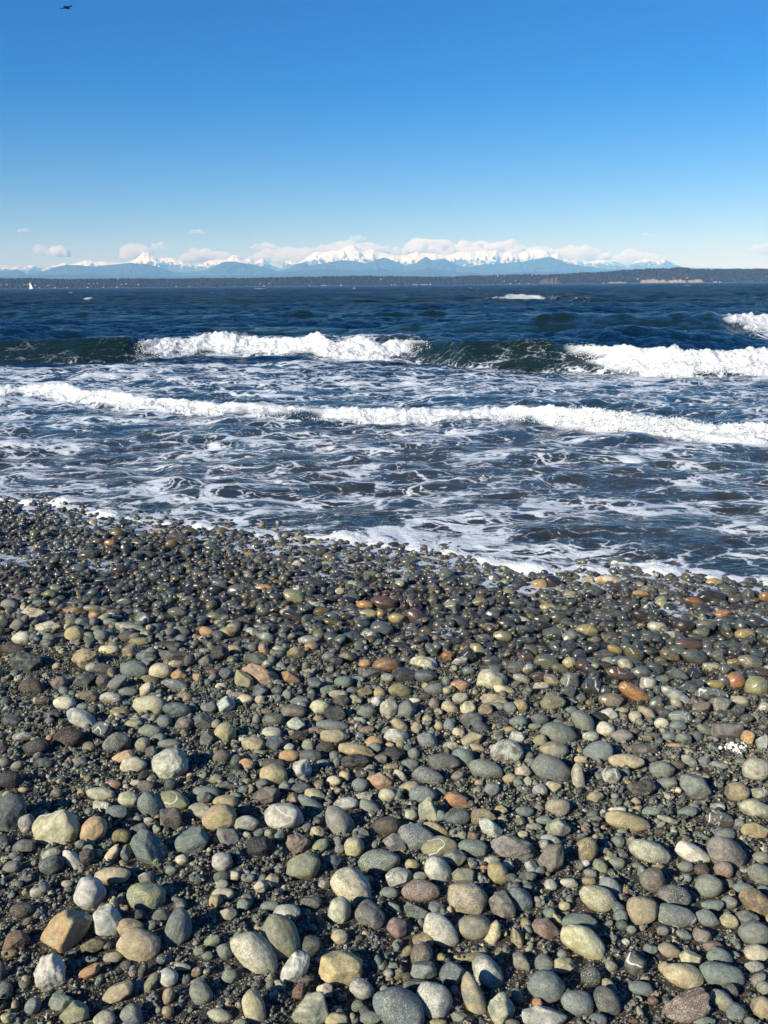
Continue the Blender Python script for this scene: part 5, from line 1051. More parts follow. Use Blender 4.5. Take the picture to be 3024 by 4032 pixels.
log.append(scatter(20000, 0.0050, 0.010, 1.1, 4.4, 1, 140, 0.020, flag='a'))
me = mesh_np('pebbles', np.concatenate(PV), np.concatenate(PT), True, {'col': np.concatenate(PC), 'col2': np.concatenate(PC2), 'par': np.concatenate(PP)}, M_STONE)
tag(link(bpy.data.objects.new('pebbles', me)), label='countless smaller pebbles heaped between the larger beach stones', cat='pebbles', kind='stuff')
PV = []; PT = []; PC = []; PC2 = []; PP = []; poff = 0
log.append(scatter(190000, 0.0018, 0.0056, 1.1, 4.2, 0, 150, 0.02, flag='a', npro=20, sink=0.3, flatf=(0.5, 0.9)))
me = mesh_np('gravel', np.concatenate(PV), np.concatenate(PT), False, {'col': np.concatenate(PC), 'col2': np.concatenate(PC2), 'par': np.concatenate(PP)}, M_STONE)
tag(link(bpy.data.objects.new('gravel', me)), label='coarse sand and fine gravel lying between the stones', cat='gravel', kind='stuff')
print('scatter', log)
# ------------------------------------------------------------------ froth soaking in between the wet stones
def seep_material():
    m, t, P = mat_new('seeping_froth')
    b = NB(t); out = t.nodes['Material Output']
    co = b.n('ShaderNodeTexCoord').outputs['Object']
    a = b.attr('amt').outputs['Fac']
    n = b.noise(co, 9, 5, 0.7, 0.6); f = b.noise(co, 60, 3, 0.7)
    k = b.math('ADD', b.math('MULTIPLY', n, 1.0), b.math('MULTIPLY', f, 0.5))
    k = b.ss(0.98, 1.16, b.math('ADD', k, b.math('MULTIPLY', a, 0.55)))
    P.inputs['Base Color'].default_value = (0.72, 0.77, 0.82, 1); P.inputs['Roughness'].default_value = 0.3
    bu = b.n('ShaderNodeBump'); bu.inputs['Distance'].default_value = 0.01; b.l(f, bu.inputs['Height']); b.l(bu.outputs[0], P.inputs['Normal'])
    tr = b.n('ShaderNodeBsdfTransparent')
    mx = b.n('ShaderNodeMixShader'); b.l(b.math('MULTIPLY', k, 0.85), mx.inputs[0]); b.l(tr.outputs[0], mx.inputs[1]); b.l(P.outputs[0], mx.inputs[2])
    b.l(mx.outputs[0], out.inputs[0])
    return m
x1 = np.linspace(-5.5, 5.5, 500); v1 = np.linspace(-0.15, 2.6, 130)
XX, DD = np.meshgrid(x1, v1)
YY = shore_y(XX) - DD / 0.96
amt = 1.1 * np.exp(-(DD / (0.5 + 0.3 * fbm(XX * 0.9, XX * 0, 2, 97))) ** 2)
for a, b_, rr, am in ((230, 2190, 0.5, .75), (430, 2255, .35, .7), (960, 2145, .5, .8), (1150, 2165, .5, .75), (1380, 2210, .45, .8), (1250, 2300, .35, .6), (1330, 2480, .22, .6), (1700, 2235, .6, .85), (1900, 2270, .5, .8),
                     (2080, 2290, .45, .8), (2730, 2420, .4, .7), (2980, 2430, .3, .7), (2750, 2300, .4, .8), (60, 2250, .4, .7), (1740, 2575, .2, .6), (2300, 2300, .5, .7)):
    c, _ = hitz(a, b_, 0.1)
    amt = np.maximum(amt, am * np.exp(-(((XX - c[0]) / rr) ** 2 + ((YY - c[1]) / (rr * 0.8)) ** 2)))
zz = ground_z(XX, YY) + 0.016 + 0.010 * fbm(XX * 4, YY * 4, 2, 95)
me = mesh_np('seeping_foam', np.stack([XX, YY, zz], -1).reshape(-1, 3), grid_faces(len(v1), len(x1)), True, {'amt': amt.ravel()}, seep_material())
tag(link(bpy.data.objects.new('foam', me)), label='thin bubbly froth left between the wet stones above the waterline', cat='foam', kind='stuff')

# ------------------------------------------------------------------ far shore: land, forest, bluffs, houses
def hor(px):                                   # row of the far waterline in the photograph
    return 1134.5 - 25.5 * px / 3024
def far_pt(px, dist, up_px=0.0):
    d = ray(px, hor(px)); d = d / d[1] * dist
    return np.array([d[0], dist, up_px / F * dist * 1.05])
LANDP = [(-1500, 42), (-700, 36), (0, 38), (400, 34), (760, 31), (1100, 34), (1400, 36), (1700, 32), (1900, 34), (2100, 38), (2250, 39), (2400, 44), (2480, 50), (2560, 55), (2620, 53), (2690, 56), (2720, 50), (3024, 50), (3600, 40), (4600, 30)]
LX = np.array([far_pt(p[0], 7600)[0] for p in LANDP]); LH = np.array([p[1] / F * 7600 for p in LANDP])
def land_z(x, y):
    top = np.interp(x * 7600 / np.maximum(y, 7000) if False else x, LX, LH) - 21 + 5 * fbm(x / 260, y / 400, 3, 14)
    t = sstep(7040, 7600, y)
    z = -2 + (top + 2) * t * (0.75 + 0.25 * t)
    z = z * (1 - 0.75 * sstep(7900, 9500, y)) + 8 * sstep(8200, 9500, y)
    z = z + 10 * fbm(x / 150, y / 120, 3, 15) * sstep(7040, 7150, y) * (1 - sstep(7450, 7600, y))
    return z
lx = axis([(-60000, -6000, 10), (-6000, 6000, 500), (6000, 60000, 10)]); ly = axis([(6990, 7800, 60), (7800, 10000, 12), (10000, 64000, 6)])
X, Y = np.meshgrid(lx, ly)
me = mesh_np('far_shore', np.stack([X, Y, land_z(X, Y)], -1).reshape(-1, 3), grid_faces(len(ly), len(lx)), True, None, flat_mat('far_land', (0.045, 0.040, 0.030), 0.9, 0.5, 0.01))
tag(link(bpy.data.objects.new('hills', me)), kind='structure')
def veg_mat():
    m, t, P = mat_new('far_forest'); b = NB(t)
    b.l(b.attr('col').outputs['Color'], P.inputs['Base Color']); P.inputs['Roughness'].default_value = 0.9
    return m
r = np.random.default_rng(44)
n = 15000
tx = r.uniform(-4600, 4600, n); ty = 7045 + 650 * r.uniform(size=n) ** 0.8
tz = land_z(tx, ty)
cone = np.array([[math.cos(a) * q, math.sin(a) * q, z] for q, z in ((1.0, 0.12), (0.85, 0.45), (0.45, 0.8)) for a in np.linspace(0, 6.283, 6, endpoint=False)] + [[0, 0, 1.0]])
ft = []
for k in range(2):
    for i in range(6):
        a, b_ = k * 6 + i, k * 6 + (i + 1) % 6
        ft += [(a, b_, b_ + 6), (a, b_ + 6, a + 6)]
for i in range(6): ft.append((12 + i, 12 + (i + 1) % 6, 18))
ft = np.array(ft)
ht = r.uniform(11, 24, n) * (1 + 0.25 * fbm(tx / 90, ty / 90, 2, 3)); wd = ht * r.uniform(0.25, 0.5, n)
V = cone[None] * np.stack([wd, wd, ht], -1)[:, None] * (1 + 0.12 * r.normal(size=(n, 19, 1))) + np.stack([tx, ty, tz - 1.0], -1)[:, None]
dec = (r.uniform(size=n) < 0.35 + 0.25 * fbm(tx / 300, ty / 200, 2, 8))[:, None]
col = np.where(dec, np.array([[0.032, 0.026, 0.027]]), np.array([[0.010, 0.015, 0.013]])) * r.uniform(0.75, 1.2, (n, 1))
me = mesh_np('forest', V.reshape(-1, 3), (ft[None] + (np.arange(n) * 19)[:, None, None]).reshape(-1, 3), True, {'col': np.repeat(np.concatenate([col, np.ones((n, 1))], 1), 19, 0)}, veg_mat())
tag(link(bpy.data.objects.new('forest', me)), label='dark wooded slope along the far shore', cat='forest', kind='stuff')
# bluffs of bare earth
for nm, a0, a1, hp, col, lab in (('bluff', 2405, 2470, 6, (0.25, 0.21, 0.16), 'short strip of low tan bluff on the far shore'), ('bluff', 2530, 2632, 15, (0.27, 0.22, 0.16), 'longest pale sandy bluff at the foot of the far hill'),
                                 ('bluff', 2640, 2705, 14, (0.31, 0.24, 0.16), 'rounded golden sandy bluff beside the longest pale one'), ('bluff', 2716, 2775, 12, (0.28, 0.22, 0.16), 'tan bluff next to the white shore buildings'),
                                 ('bluff', 2130, 2205, 20, (0.09, 0.06, 0.05), 'reddish brown wooded bluff rising from the far shore')):
    k = 60; xs_ = np.linspace(far_pt(a0, 7030)[0], far_pt(a1, 7030)[0], k); u = np.linspace(0, 1, k)
    hh = hp / F * 7030 * np.clip(np.sin(u * math.pi), 0, 1) ** 0.22 * (0.82 + 0.45 * fbm(xs_ / 14, xs_ * 0, 3, 12))
    rows = []
    for j, tt in enumerate(np.linspace(0, 1, 9)):
        rows.append(np.stack([xs_, 7020 + 38 * tt + 6 * fbm(xs_ / 15, xs_ * 0 + tt * 3, 3, 5), -1 + hh * sstep(0, 0.75, np.full(k, tt))], -1))
    rows.append(np.stack([xs_, np.full(k, 7120.), hh * 0.9 + 3], -1)); rows.append(np.stack([xs_, np.full(k, 7124.), hh * 0 - 3], -1))
    me = mesh_np('bluff', np.concatenate(rows), grid_faces(len(rows), k), True, None, flat_mat('bluff_earth', col, 0.9, 0.35, 0.05))
    o = bpy.data.objects.new('bluff', me); tag(link(o), label=lab, kind='structure')
# houses, a few pixels each
HW = flat_mat('white_clapboard', (0.55, 0.54, 0.50), 0.6, 0.06, 1); HRf = flat_mat('dark_shingle', (0.16, 0.14, 0.13), 0.8, 0.2, 1)
HS = [(5, 12), (28, 12), (98, 12), (110, 11), (140, 9), (155, 4), (190, 8), (217, 6), (265, 3), (345, 2), (352, 13), (370, 14), (386, 15), (407, 6), (480, 10), (498, 11), (545, 8), (460, 5), (695, 4), (745, 4), (1025, 8),
      (1040, 4), (1060, 8), (1220, 4), (1270, 7), (1280, 4), (1342, 3), (1500, 20), (1540, 3), (1553, 3), (1630, 3), (1640, 4), (1660, 3), (1670, 6), (1680, 4), (1695, 3), (1905, 26), (1960, 27), (1985, 9), (2010, 7), (2030, 10), (2045, 5),
      (2080, 3), (2095, 30), (2112, 32), (2155, 29), (2190, 18), (2377, 4), (2463, 4), (2510, 13), (2650, 15), (2705, 15), (2800, 9), (2812, 4), (2820, 3), (2835, 3), (3015, 18)]
def house_mesh(wx, dy, hz, rh):
    V = [(-wx, -dy, 0), (wx, -dy, 0), (wx, dy, 0), (-wx, dy, 0), (-wx, -dy, hz), (wx, -dy, hz), (wx, dy, hz), (-wx, dy, hz), (-wx, 0, hz + rh), (wx, 0, hz + rh)]
    Fc = [(0, 1, 5, 4), (1, 2, 6, 5), (2, 3, 7, 6), (3, 0, 4, 7)]; G = [(4, 7, 8), (5, 9, 6)]
    o_ = 0.4
    V += [(-wx - o_, -dy - o_, hz - .1), (wx + o_, -dy - o_, hz - .1), (wx + o_, 0, hz + rh + .25), (-wx - o_, 0, hz + rh + .25), (wx + o_, dy + o_, hz - .1), (-wx - o_, dy + o_, hz - .1)]
    Rf = [(10, 11, 12, 13), (13, 12, 14, 15)]
    me_ = bpy.data.meshes.new('house'); me_.from_pydata(V, [], Fc + G + Rf)
    me_.materials.append(HW); me_.materials.append(HRf)
    for i_, p_ in enumerate(me_.polygons): p_.material_index = 1 if i_ >= 6 else 0
    return me_
for i, (a, up) in enumerate(HS):
    yy = 7025 if up < 8 else 7060 + up * 9
    c = far_pt(a, yy, up)
    me = house_mesh(r.uniform(3.5, 7), r.uniform(3, 5), r.uniform(4, 6.5), r.uniform(1.5, 2.8))
    o = bpy.data.objects.new('house', me); o.location = (c[0], yy, max(c[2], 0.5)); o.rotation_euler[2] = r.uniform(-0.5, 0.5)
    # each stands on its slope; a plinth of land is under it
    o.location.z = max(float(land_z(np.array([c[0]]), np.array([yy]))[0]), 0.3) if up < 8 else c[2]
    tag(link(o), label='tiny white house on the wooded far shore', cat='house', group='white houses scattered along the far shore')

# ------------------------------------------------------------------ mountains
def mtn(prof, dist, depth_, name, mat, seed, spur, label_):
    P_ = np.array(prof, float)
    xs_ = np.linspace(P_[0, 0], P_[-1, 0], 1500)
    py_ = np.interp(xs_, P_[:, 0], P_[:, 1])
    hh = (hor(xs_) - py_) / F * dist * 1.05
    wx = np.array([far_pt(p, dist)[0] for p in xs_])
    hh = hh * (1 + 0.035 * fbm(wx / 900, wx * 0, 5, seed, 0.6)) + 25 * fbm(wx / 250, wx * 0, 3, seed + 1)
    t = np.concatenate([np.linspace(-1, 0, 70), np.linspace(0.06, 1, 14)])
    TT_, WX = np.meshgrid(t, wx, indexing='ij'); HH = np.broadcast_to(hh, WX.shape)
    yw = dist + TT_ * depth_
    a = np.abs(TT_)
    wrp = WX + 900 * fbm(WX / 3000, yw / 3000, 3, seed + 2)
    rid = 1 - np.abs(fbm(wrp / 1700, yw / 3600, 5, seed + 3, 0.62)) * 2.0
    base = np.clip(1 - a, 0, 1) ** 1.15
    Z_ = HH * base * (1 - spur * sstep(0, 0.25, a) * (1 - rid)) - 5
    Z_ = np.minimum(Z_, HH * (1 - 0.25 * a) )
    me_ = mesh_np(name, np.stack([WX * (yw / dist), yw, Z_], -1).reshape(-1, 3), grid_faces(len(t), len(xs_)), True, None, mat)
    return tag(link(bpy.data.objects.new(name, me_)), kind='structure', label=label_)
def snow_mat():
    m, t, P = mat_new('snow_and_rock'); b = NB(t)
    g = b.n('ShaderNodeNewGeometry'); sp = b.n('ShaderNodeSeparateXYZ'); b.l(g.outputs['Position'], sp.inputs[0])
    n = b.noise(g.outputs['Position'], 0.0030, 6, 0.75, 0.3)
    sn = b.n('ShaderNodeSeparateXYZ'); b.l(g.outputs['Normal'], sn.inputs[0])
    lv = b.math('ADD', b.math('MULTIPLY', sp.outputs[2], 1 / 900.0), b.math('MULTIPLY', n, 2.6))
    lv = b.math('ADD', lv, b.math('MULTIPLY', sn.outputs[2], 0.9))
    f = b.ss(3.42, 3.54, lv)
    b.l(b.mix(f, (0.050, 0.060, 0.062, 1), (0.74, 0.75, 0.77, 1)), P.inputs['Base Color'])
    P.inputs['Roughness'].default_value = 0.8
    return m
RANGE = [(-900, 1060), (-400, 1045), (0, 1050), (50, 1058), (100, 1063), (130, 1054), (180, 1066), (235, 1052), (265, 1044), (290, 1053), (350, 1037), (420, 1040), (470, 1043), (500, 1046), (540, 1035), (560, 1020), (575, 1009), (596, 1010), (610, 1018),
         (640, 1030), (680, 1028), (720, 1035), (750, 1048), (775, 1058), (800, 1050), (835, 1036), (875, 1033), (900, 1032), (925, 1015), (945, 1019), (970, 1030), (990, 1030), (1010, 1042), (1040, 1030), (1070, 1050), (1110, 1066), (1130, 1037),
         (1150, 1036), (1180, 1045), (1220, 1022), (1250, 1004), (1280, 1006), (1310, 1000), (1345, 998), (1370, 990), (1395, 984), (1415, 995), (1440, 1005), (1470, 995), (1500, 1010), (1560, 1018), (1600, 1017), (1640, 1006), (1680, 1010), (1720, 1014),
         (1760, 1018), (1800, 1008), (1850, 1005), (1900, 1000), (1950, 1000), (1980, 1010), (2010, 1003), (2040, 1010), (2080, 1002), (2120, 997), (2145, 998), (2165, 1014), (2190, 1009), (2210, 1024), (2240, 1036), (2300, 1040), (2340, 1036), (2380, 1034),
         (2420, 1040), (2460, 1052), (2500, 1038), (2540, 1030), (2580, 1036), (2610, 1031), (2650, 1050), (2700, 1060), (3024, 1066), (3900, 1066)]
FOOT = [(-900, 1080), (-300, 1070), (0, 1075), (80, 1070), (110, 1085), (180, 1078), (215, 1062), (270, 1053), (320, 1056), (380, 1060), (450, 1052), (520, 1046), (580, 1049), (640, 1062), (700, 1078), (760, 1080), (800, 1074), (840, 1062), (880, 1043), (930, 1040), (980, 1050),
        (1040, 1060), (1100, 1074), (1130, 1066), (1170, 1050), (1200, 1042), (1220, 1055), (1260, 1050), (1290, 1045), (1350, 1036), (1390, 1040), (1440, 1047), (1480, 1036), (1510, 1025), (1550, 1036), (1590, 1055), (1640, 1046), (1675, 1022), (1700, 1034), (1750, 1028), (1800, 1052),
        (1850, 1060), (1900, 1050), (1960, 1046), (2020, 1042), (2050, 1040), (2100, 1032), (2160, 1022), (2220, 1042), (2300, 1058), (2400, 1066), (2500, 1070), (3024, 1080), (3900, 1085)]
NEAR = [(-900, 1090), (0, 1092), (300, 1085), (700, 1090), (1000, 1088), (1200, 1072), (1300, 1066), (1420, 1072), (1500, 1064), (1600, 1078), (1680, 1062), (1760, 1072), (1900, 1082), (2100, 1074), (2300, 1078), (3900, 1090)]
mtn(RANGE, 56000, 9000, 'mountains', snow_mat(), 301, 0.85, None)
M_FH = flat_mat('forested_hill', (0.030, 0.040, 0.032), 0.9, 0.4, 0.002)
mtn(FOOT, 40000, 6000, 'hills', M_FH, 311, 0.45, None)
mtn(NEAR, 32000, 4000, 'hills', M_FH, 321, 0.3, None)

# ------------------------------------------------------------------ clouds standing behind the range: puffs of pale vapour
def cloud_mat(name, dens, col=(0.90, 0.95, 1.0)):
    m = bpy.data.materials.new(name); m.use_nodes = True
    t = m.node_tree; t.nodes.remove(t.nodes['Principled BSDF'])
    v = t.nodes.new('ShaderNodeVolumePrincipled')
    v.inputs['Color'].default_value = col + (1,); v.inputs['Density'].default_value = dens; v.inputs['Anisotropy'].default_value = -0.15; v.inputs['Absorption Color'].default_value = (1, 1, 1, 1)
    t.links.new(v.outputs[0], t.nodes['Material Output'].inputs['Volume'])
    return m
CM = cloud_mat('cloud_vapour', 0.006); CMT = cloud_mat('thin_cloud_vapour', 0.0028)
def cloud(a, b_, wp, hp, label, thin=False, n=26, dist=74000, seed=0, obj=True):
    b_ = b_ + hp * 0.16; hp *= 0.66; n = int(n * 1.5)
    r_ = np.random.default_rng(seed + int(a))
    VV_ = []; TT_ = []; o_ = 0
    for i in range(n):
        u = r_.uniform(-1, 1); 
        cx = a + u * wp * 0.5; env = (1 - u * u) ** 0.5
        rr_ = hp * r_.uniform(0.22, 0.5) * (0.4 + 0.6 * env)
        cy = b_ + hp * 0.35 - r_.uniform(0, 0.8) * hp * env
        c = far_pt(cx, dist, hor(cx) - cy) + np.array([0, r_.uniform(-1, 1) * hp / F * dist * 0.6, 0])
        V_, T_ = ICO[3]
        k = rr_ / F * dist
        V_ = V_ * (1 + sines(V_, (2.5, 5, 10), (.10, .06, .035), r_))[:, None] * np.array([k * 1.5, k * 1.2, k])
        VV_.append(V_ + c); TT_.append(T_ + o_); o_ += len(V_)
    me_ = mesh_np('cloud', np.concatenate(VV_), np.concatenate(TT_), True, None, CMT if thin else CM)
    return tag(link(bpy.data.objects.new('cloud', me_)), label=label, kind='structure')
cloud(245, 1003, 70, 44, 'brighter of two small white puffs over the left end of the range')
cloud(178, 998, 44, 36, 'smaller grey white puff beside the bright left one', thin=True)
cloud(118, 935, 34, 22, 'wisp high above the left end of the range', thin=True)
cloud(545, 1000, 110, 60, 'pale cloud behind the steep white peak', thin=True, n=30)
cloud(640, 985, 60, 30, 'small puff right of the steep white peak', thin=True)
cloud(790, 938, 60, 20, 'small lone cloud above the gap in the range', thin=True)
cloud(820, 1018, 200, 56, 'low cream bank between the two left peaks', thin=True, n=40)
cloud(1045, 985, 110, 24, 'flat bright cloud above the central dip', n=20)
cloud(1140, 1012, 290, 62, 'broad bank of cloud filling the central dip', thin=True, n=60)
cloud(1410, 955, 60, 22, 'little grey cloud over the central massif', thin=True)
cloud(1400, 990, 330, 56, 'cloud bank behind the central massif', thin=True, n=60)
cloud(1690, 985, 190, 70, 'tallest bright cumulus right of the central massif', n=46)
cloud(1900, 992, 420, 66, 'long white cumulus bank over the right half of the range', n=80)
cloud(2200, 1005, 380, 60, 'grey cloud trailing off the right end of the snow', thin=True, n=60)
cloud(2460, 1018, 300, 50, 'faint lavender cloud over the low right peaks', thin=True, n=40)
cloud(2537, 944, 56, 14, 'small grey blue cloud high on the right', thin=True, n=16)
cloud(2990, 990, 110, 34, 'grey cloud at the right edge of the sky', thin=True, n=26)

# ------------------------------------------------------------------ haze
hz_m = bpy.data.materials.new('haze_air'); hz_m.use_nodes = True
t = hz_m.node_tree; t.nodes.remove(t.nodes['Principled BSDF'])
v = t.nodes.new('ShaderNodeVolumePrincipled')
v.inputs['Color'].default_value = (0.21, 0.53, 1.0, 1); v.inputs['Density'].default_value = 3.2e-5; v.inputs['Anisotropy'].default_value = -0.2; v.inputs['Absorption Color'].default_value = (1, 1, 1, 1)
t.links.new(v.outputs[0], t.nodes['Material Output'].inputs['Volume'])
hx, hy0, hy1, z0, z1 = 62000, -1500, 66000, -8, 2900
V = [(x, y, z) for z in (z0, z1) for x, y in ((-hx, hy0), (hx, hy0), (hx, hy1), (-hx, hy1))]
me = bpy.data.meshes.new('haze'); me.from_pydata(V, [], [(3, 2, 1, 0), (4, 5, 6, 7), (0, 1, 5, 4), (1, 2, 6, 5), (2, 3, 7, 6), (3, 0, 4, 7)]); me.materials.append(hz_m)
tag(link(bpy.data.objects.new('haze', me)), label='thin blue haze in the air over the sea', kind='stuff')

# ------------------------------------------------------------------ sailing boat
def tube(pts, rad, seg=8):
    pts = np.array(pts, float); rad = np.broadcast_to(rad, len(pts)); V = []; T = []
    for i, p in enumerate(pts):
        d = pts[min(i + 1, len(pts) - 1)] - pts[max(i - 1, 0)]; d /= np.linalg.norm(d)
        a = np.cross(d, (0.3, 0.9, 0.31)); a /= np.linalg.norm(a); c = np.cross(d, a)
        for k in range(seg):
            th = 2 * math.pi * k / seg
            V.append(p + rad[i] * (math.cos(th) * a + math.sin(th) * c))
    for i in range(len(pts) - 1):
        for k in range(seg):
            k2 = (k + 1) % seg
            T.append((i * seg + k, i * seg + k2, (i + 1) * seg + k2, (i + 1) * seg + k))
    V.append(pts[0]); V.append(pts[-1]); e0, e1 = len(V) - 2, len(V) - 1; n_ = (len(pts) - 1) * seg
    for k in range(seg):
        k2 = (k + 1) % seg
        T.append((k2, k, e0, e0)); T.append((n_ + k, n_ + k2, e1, e1))
    return V, T
def poly(name, V, Fs, mat, parent=None, smooth=False):
    Fs = [tuple(dict.fromkeys(f)) for f in Fs]
    me_ = bpy.data.meshes.new(name); me_.from_pydata([tuple(v_) for v_ in V], [], Fs); me_.materials.append(mat)
    for p_ in me_.polygons: p_.use_smooth = smooth
    return link(bpy.data.objects.new(name, me_), parent)
c, _ = hitz(122, 1137.5)
c = c / c[1] * 1500; 
boat = link(bpy.data.objects.new('sailboat', None)); boat.location = (c[0], 1500, 0.1); boat.rotation_euler = (0, math.radians(-9), math.radians(-35))
tag(boat, 'white sailing boat leaning left on the horizon at the far left', 'sailboat')
hullV = []; hullF = []; N_ = 17
for i in range(N_):
    u = i / (N_ - 1); x_ = -5 + 10.5 * u; bw = 1.55 * math.sin(math.pi * min(0.999, 0.22 + 0.78 * (1 - u) ** 0.75 * 1.0) ) if u > .02 else 1.0
    bw = 1.6 * (1 - (abs(u - 0.38) / 0.63) ** 2.2) + 0.02; bw = max(bw, 0.04)
    for a, z_ in ((-1, 1.0), (-0.86, 0.45), (-0.45, -0.1), (0, -0.35), (0.45, -0.1), (0.86, 0.45), (1, 1.0)):
        hullV.append((x_ + (0.5 * z_ * u), a * bw, z_ + 0.25 * u))
for i in range(N_ - 1):
    for k in range(6):
        a = i * 7 + k; hullF.append((a, a + 1, a + 8, a + 7))
    hullF.append((i * 7, i * 7 + 7, i * 7 + 13, i * 7 + 6))
hullF += [tuple(range(7)), tuple(range(N_ * 7 - 1, N_ * 7 - 8, -1))]
M_HULL = flat_mat('gelcoat', (0.75, 0.76, 0.78), 0.25, 0.03); M_SAIL = flat_mat('sailcloth', (0.88, 0.87, 0.84), 0.6, 0.04, 2); M_ALU = flat_mat('mast_alloy', (0.5, 0.5, 0.5), 0.35, 0.05)
poly('hull', hullV, hullF, M_HULL, boat, True)
V_, T_ = tube([(0.6, 0, 1), (0.6, 0, 7), (0.55, 0, 13.2)], [0.11, 0.09, 0.05]); poly('mast', V_, T_, M_ALU, boat, True)
V_, T_ = tube([(0.6, 0, 2.1), (-4.2, 0.5, 2.0)], 0.07); poly('boom', V_, T_, M_ALU, boat, True)
def sail(name, tack, clew, head, belly):
    V_ = []; n_ = 12
    for i in range(n_ + 1):
        a = i / n_
        for j in range(n_ + 1):
            b2 = j / n_
            p = (1 - a) * ((1 - b2) * np.array(tack) + b2 * np.array(clew)) + a * np.array(head)
            p = p + np.array([-0.35 * math.sin(math.pi * a) * b2, belly * math.sin(math.pi * b2) * (1 - a) * (0.4 + a), 0])
            V_.append(p)
    Fr = [tuple(x_) for x_ in grid_faces(n_ + 1, n_ + 1)]
    o_ = poly(name, V_, Fr, M_SAIL, boat, True)
    md = o_.modifiers.new('cloth', 'SOLIDIFY'); md.thickness = 0.02
    return o_
sail('mainsail', (0.5, 0.0, 2.2), (-4.1, 0.5, 2.1), (0.5, 0, 12.9), 0.7)
sail('jib', (5.4, 0.0, 1.3), (0.9, 0.8, 1.8), (0.75, 0, 11.6), 0.6)
V_ = [(-2.5, -.8, 1.05), (1.6, -.6, 1.15), (1.6, .6, 1.15), (-2.5, .8, 1.05), (-2.3, -.6, 1.6), (1.0, -.4, 1.55), (1.0, .4, 1.55), (-2.3, .6, 1.6)]
poly('cabin', V_, [(0, 1, 5, 4), (1, 2, 6, 5), (2, 3, 7, 6), (3, 0, 4, 7), (4, 5, 6, 7)], M_HULL, boat)

# ------------------------------------------------------------------ gull
d = ray(262, 29); gp = np.array([0, 0, CAMZ]) + d / np.linalg.norm(d) * 74
gull = link(bpy.data.objects.new('gull', None)); gull.location = gp
tag(gull, 'dark silhouetted gull gliding high at the top left of the sky', 'gull')
M_GB = flat_mat('gull_grey_feathers', (0.05, 0.055, 0.065), 0.8, 0.2, 20); M_GW = flat_mat('gull_white_feathers', (0.7, 0.7, 0.68), 0.7, 0.1, 20)
prof = [(-0.34, 0.004, 0.0), (-0.28, 0.035, 0.0), (-0.2, 0.05, 0.0), (-0.08, 0.075, -0.005), (0.05, 0.085, -0.01), (0.15, 0.07, 0.0), (0.21, 0.045, 0.012), (0.25, 0.042, 0.02), (0.29, 0.036, 0.018), (0.315, 0.014, 0.012), (0.355, 0.004, 0.002)]
V_, T_ = tube([(p[0], 0, p[2]) for p in prof], [p[1] for p in prof], 12)
body = poly('body', V_, T_, M_GB, gull, True)
V_ = []; 
for u in np.linspace(0, 1, 6): V_ += [(-0.26 - 0.13 * u, -(0.03 + 0.06 * u), 0.0), (-0.26 - 0.14 * u, 0, 0.006), (-0.26 - 0.13 * u, (0.03 + 0.06 * u), 0.0)]
o_ = poly('tail', V_, [tuple(x_) for x_ in grid_faces(6, 3)], M_GW, gull, True); o_.modifiers.new('t', 'SOLIDIFY').thickness = 0.008
def wing(side, sweep, droop):
    V_ = []; n_ = 14
    for i in range(n_):
        u = i / (n_ - 1); y_ = side * (0.05 + 0.62 * u)
        z_ = 0.03 + 0.05 * math.sin(u * math.pi * 0.6) + droop * u * u
        xl = 0.11 + (0.10 * math.sin(math.pi * min(u / 0.8, 1)) if u < 0.45 else 0.10 * math.sin(math.pi * .45 / .8)) - sweep * max(0, u - 0.40) ** 1.3
        ch = 0.185 * (1 - 0.25 * u) * (1 - max(0, (u - 0.55) / 0.45) ** 2.2) + 0.012
        for k, (cx, cz) in enumerate(((0, 0), (0.25, 0.02), (0.6, 0.015), (1, -0.004))):
            V_.append((xl - ch * cx, y_, z_ + cz * (1 - u)))
    o_ = poly('wing', V_, [tuple(x_) for x_ in grid_faces(n_, 4)], M_GB, gull, True); md = o_.modifiers.new('t', 'SOLIDIFY'); md.thickness = 0.010
    return o_
wing(1, 0.55, -0.03); wing(-1, 0.62, -0.16)
gull.rotation_euler = (math.radians(-6), math.radians(4), math.radians(62))

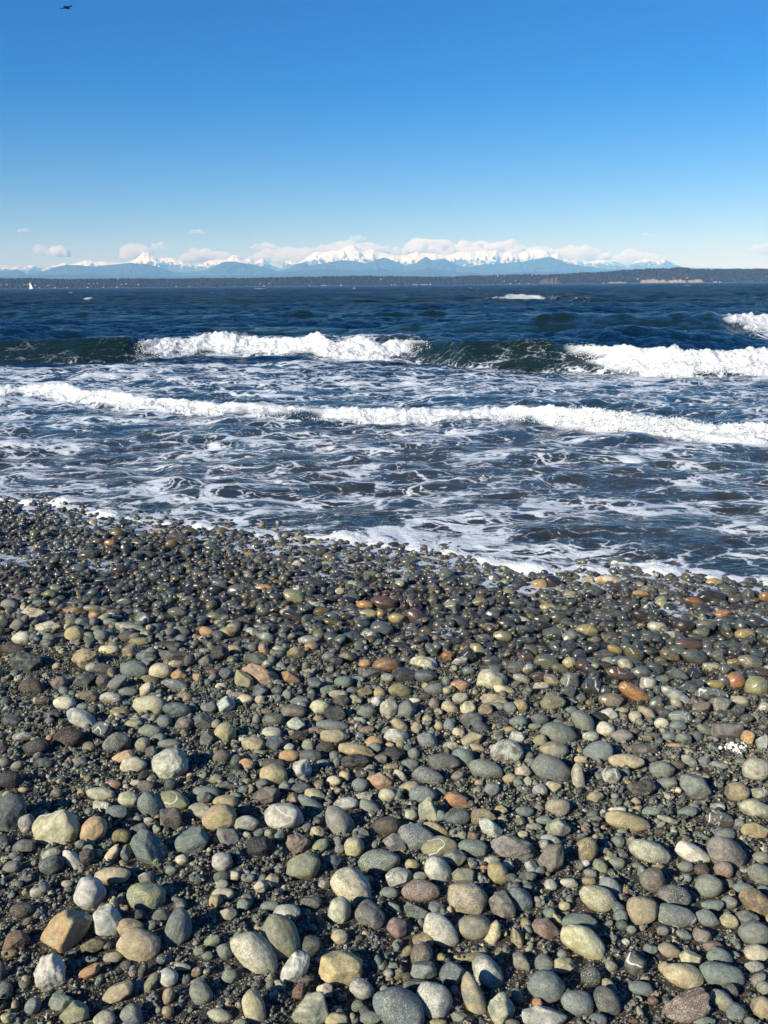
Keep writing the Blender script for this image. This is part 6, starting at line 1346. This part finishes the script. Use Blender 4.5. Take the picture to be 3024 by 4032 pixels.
# ------------------------------------------------------------------ red seaweed twig on the wet stones
def at_ground(px, py, up=0.03):
    d_ = ray(px, py); t_ = 3.0
    for _ in range(14):
        P_ = np.array([0, 0, CAMZ]) + d_ * t_
        t_ += 0.7 * (float(ground_z(P_[0], P_[1])) + up - P_[2]) / d_[2]
    return np.array([0, 0, CAMZ]) + d_ * t_
M_WEED = flat_mat('red_seaweed', (0.16, 0.018, 0.018), 0.25, 0.3, 30)
tw = link(bpy.data.objects.new('seaweed', None)); tb = at_ground(1560, 2335, 0.0); tw.location = tb
tag(tw, 'thin dark red seaweed strand bent over wet stones beside the maroon cobble', 'seaweed')
for pts in ([(1500, 2331), (1530, 2331), (1560, 2329), (1592, 2328)], [(1592, 2328), (1592, 2348), (1589, 2372), (1584, 2398)]):
    q = [at_ground(a, b_, 0.055 + 0.006 * math.sin(i * 2)) - tb for i, (a, b_) in enumerate(pts)]
    V_, T_ = tube(q, [0.0035, 0.005, 0.0045, 0.0025], 6); poly('stem', V_, T_, M_WEED, tw, True)

# ------------------------------------------------------------------ cluster of white barnacle shells on the gravel (right side)
M_SH = flat_mat('barnacle_shell', (0.72, 0.70, 0.62), 0.7, 0.15, 200)
bc = link(bpy.data.objects.new('barnacle_cluster', None)); bb = at_ground(2268 + 1360 * .4557, 2532 + 920 * .4558, 0.0); bc.location = bb
tag(bc, 'cluster of white ring-shaped barnacle shells on gravel right of the purple-grey shard', 'barnacles')
rr = np.random.default_rng(9)
ringpos = [(1245, 912), (1290, 914), (1330, 910), (1370, 935), (1345, 880), (1390, 915), (1400, 885), (1430, 905), (1425, 870), (1460, 900), (1400, 945), (1375, 900), (1310, 890), (1450, 920), (1410, 965)]
for (a, b_) in ringpos:
    p = at_ground(2268 + a * .4557, 2532 + b_ * .4558, rr.uniform(0.008, 0.02)) - bb
    R0 = rr.uniform(0.0075, 0.0105); V_ = []; sg = 12; rings = [(1.0, 0), (0.92, 0.9), (0.66, 1.35), (0.52, 1.25), (0.5, 0.3)]
    Q = np.linalg.qr(np.eye(3) + 0.35 * rr.normal(size=(3, 3)))[0]; Q = Q * np.sign(np.diag(Q))
    for q_, z_ in rings:
        for k in range(sg):
            th = 2 * math.pi * k / sg; wob = 1 + 0.08 * (k % 2)
            V_.append(p + Q @ np.array([R0 * q_ * wob * math.cos(th), R0 * q_ * wob * math.sin(th), R0 * z_]))
    Fs = []
    for i in range(len(rings) - 1):
        for k in range(sg):
            k2 = (k + 1) % sg; Fs.append((i * sg + k, i * sg + k2, (i + 1) * sg + k2, (i + 1) * sg + k))
    Fs.append(tuple(range(len(rings) * sg - 1, (len(rings) - 1) * sg - 1, -1)))
    poly('shell', V_, Fs, M_SH, bc, True)
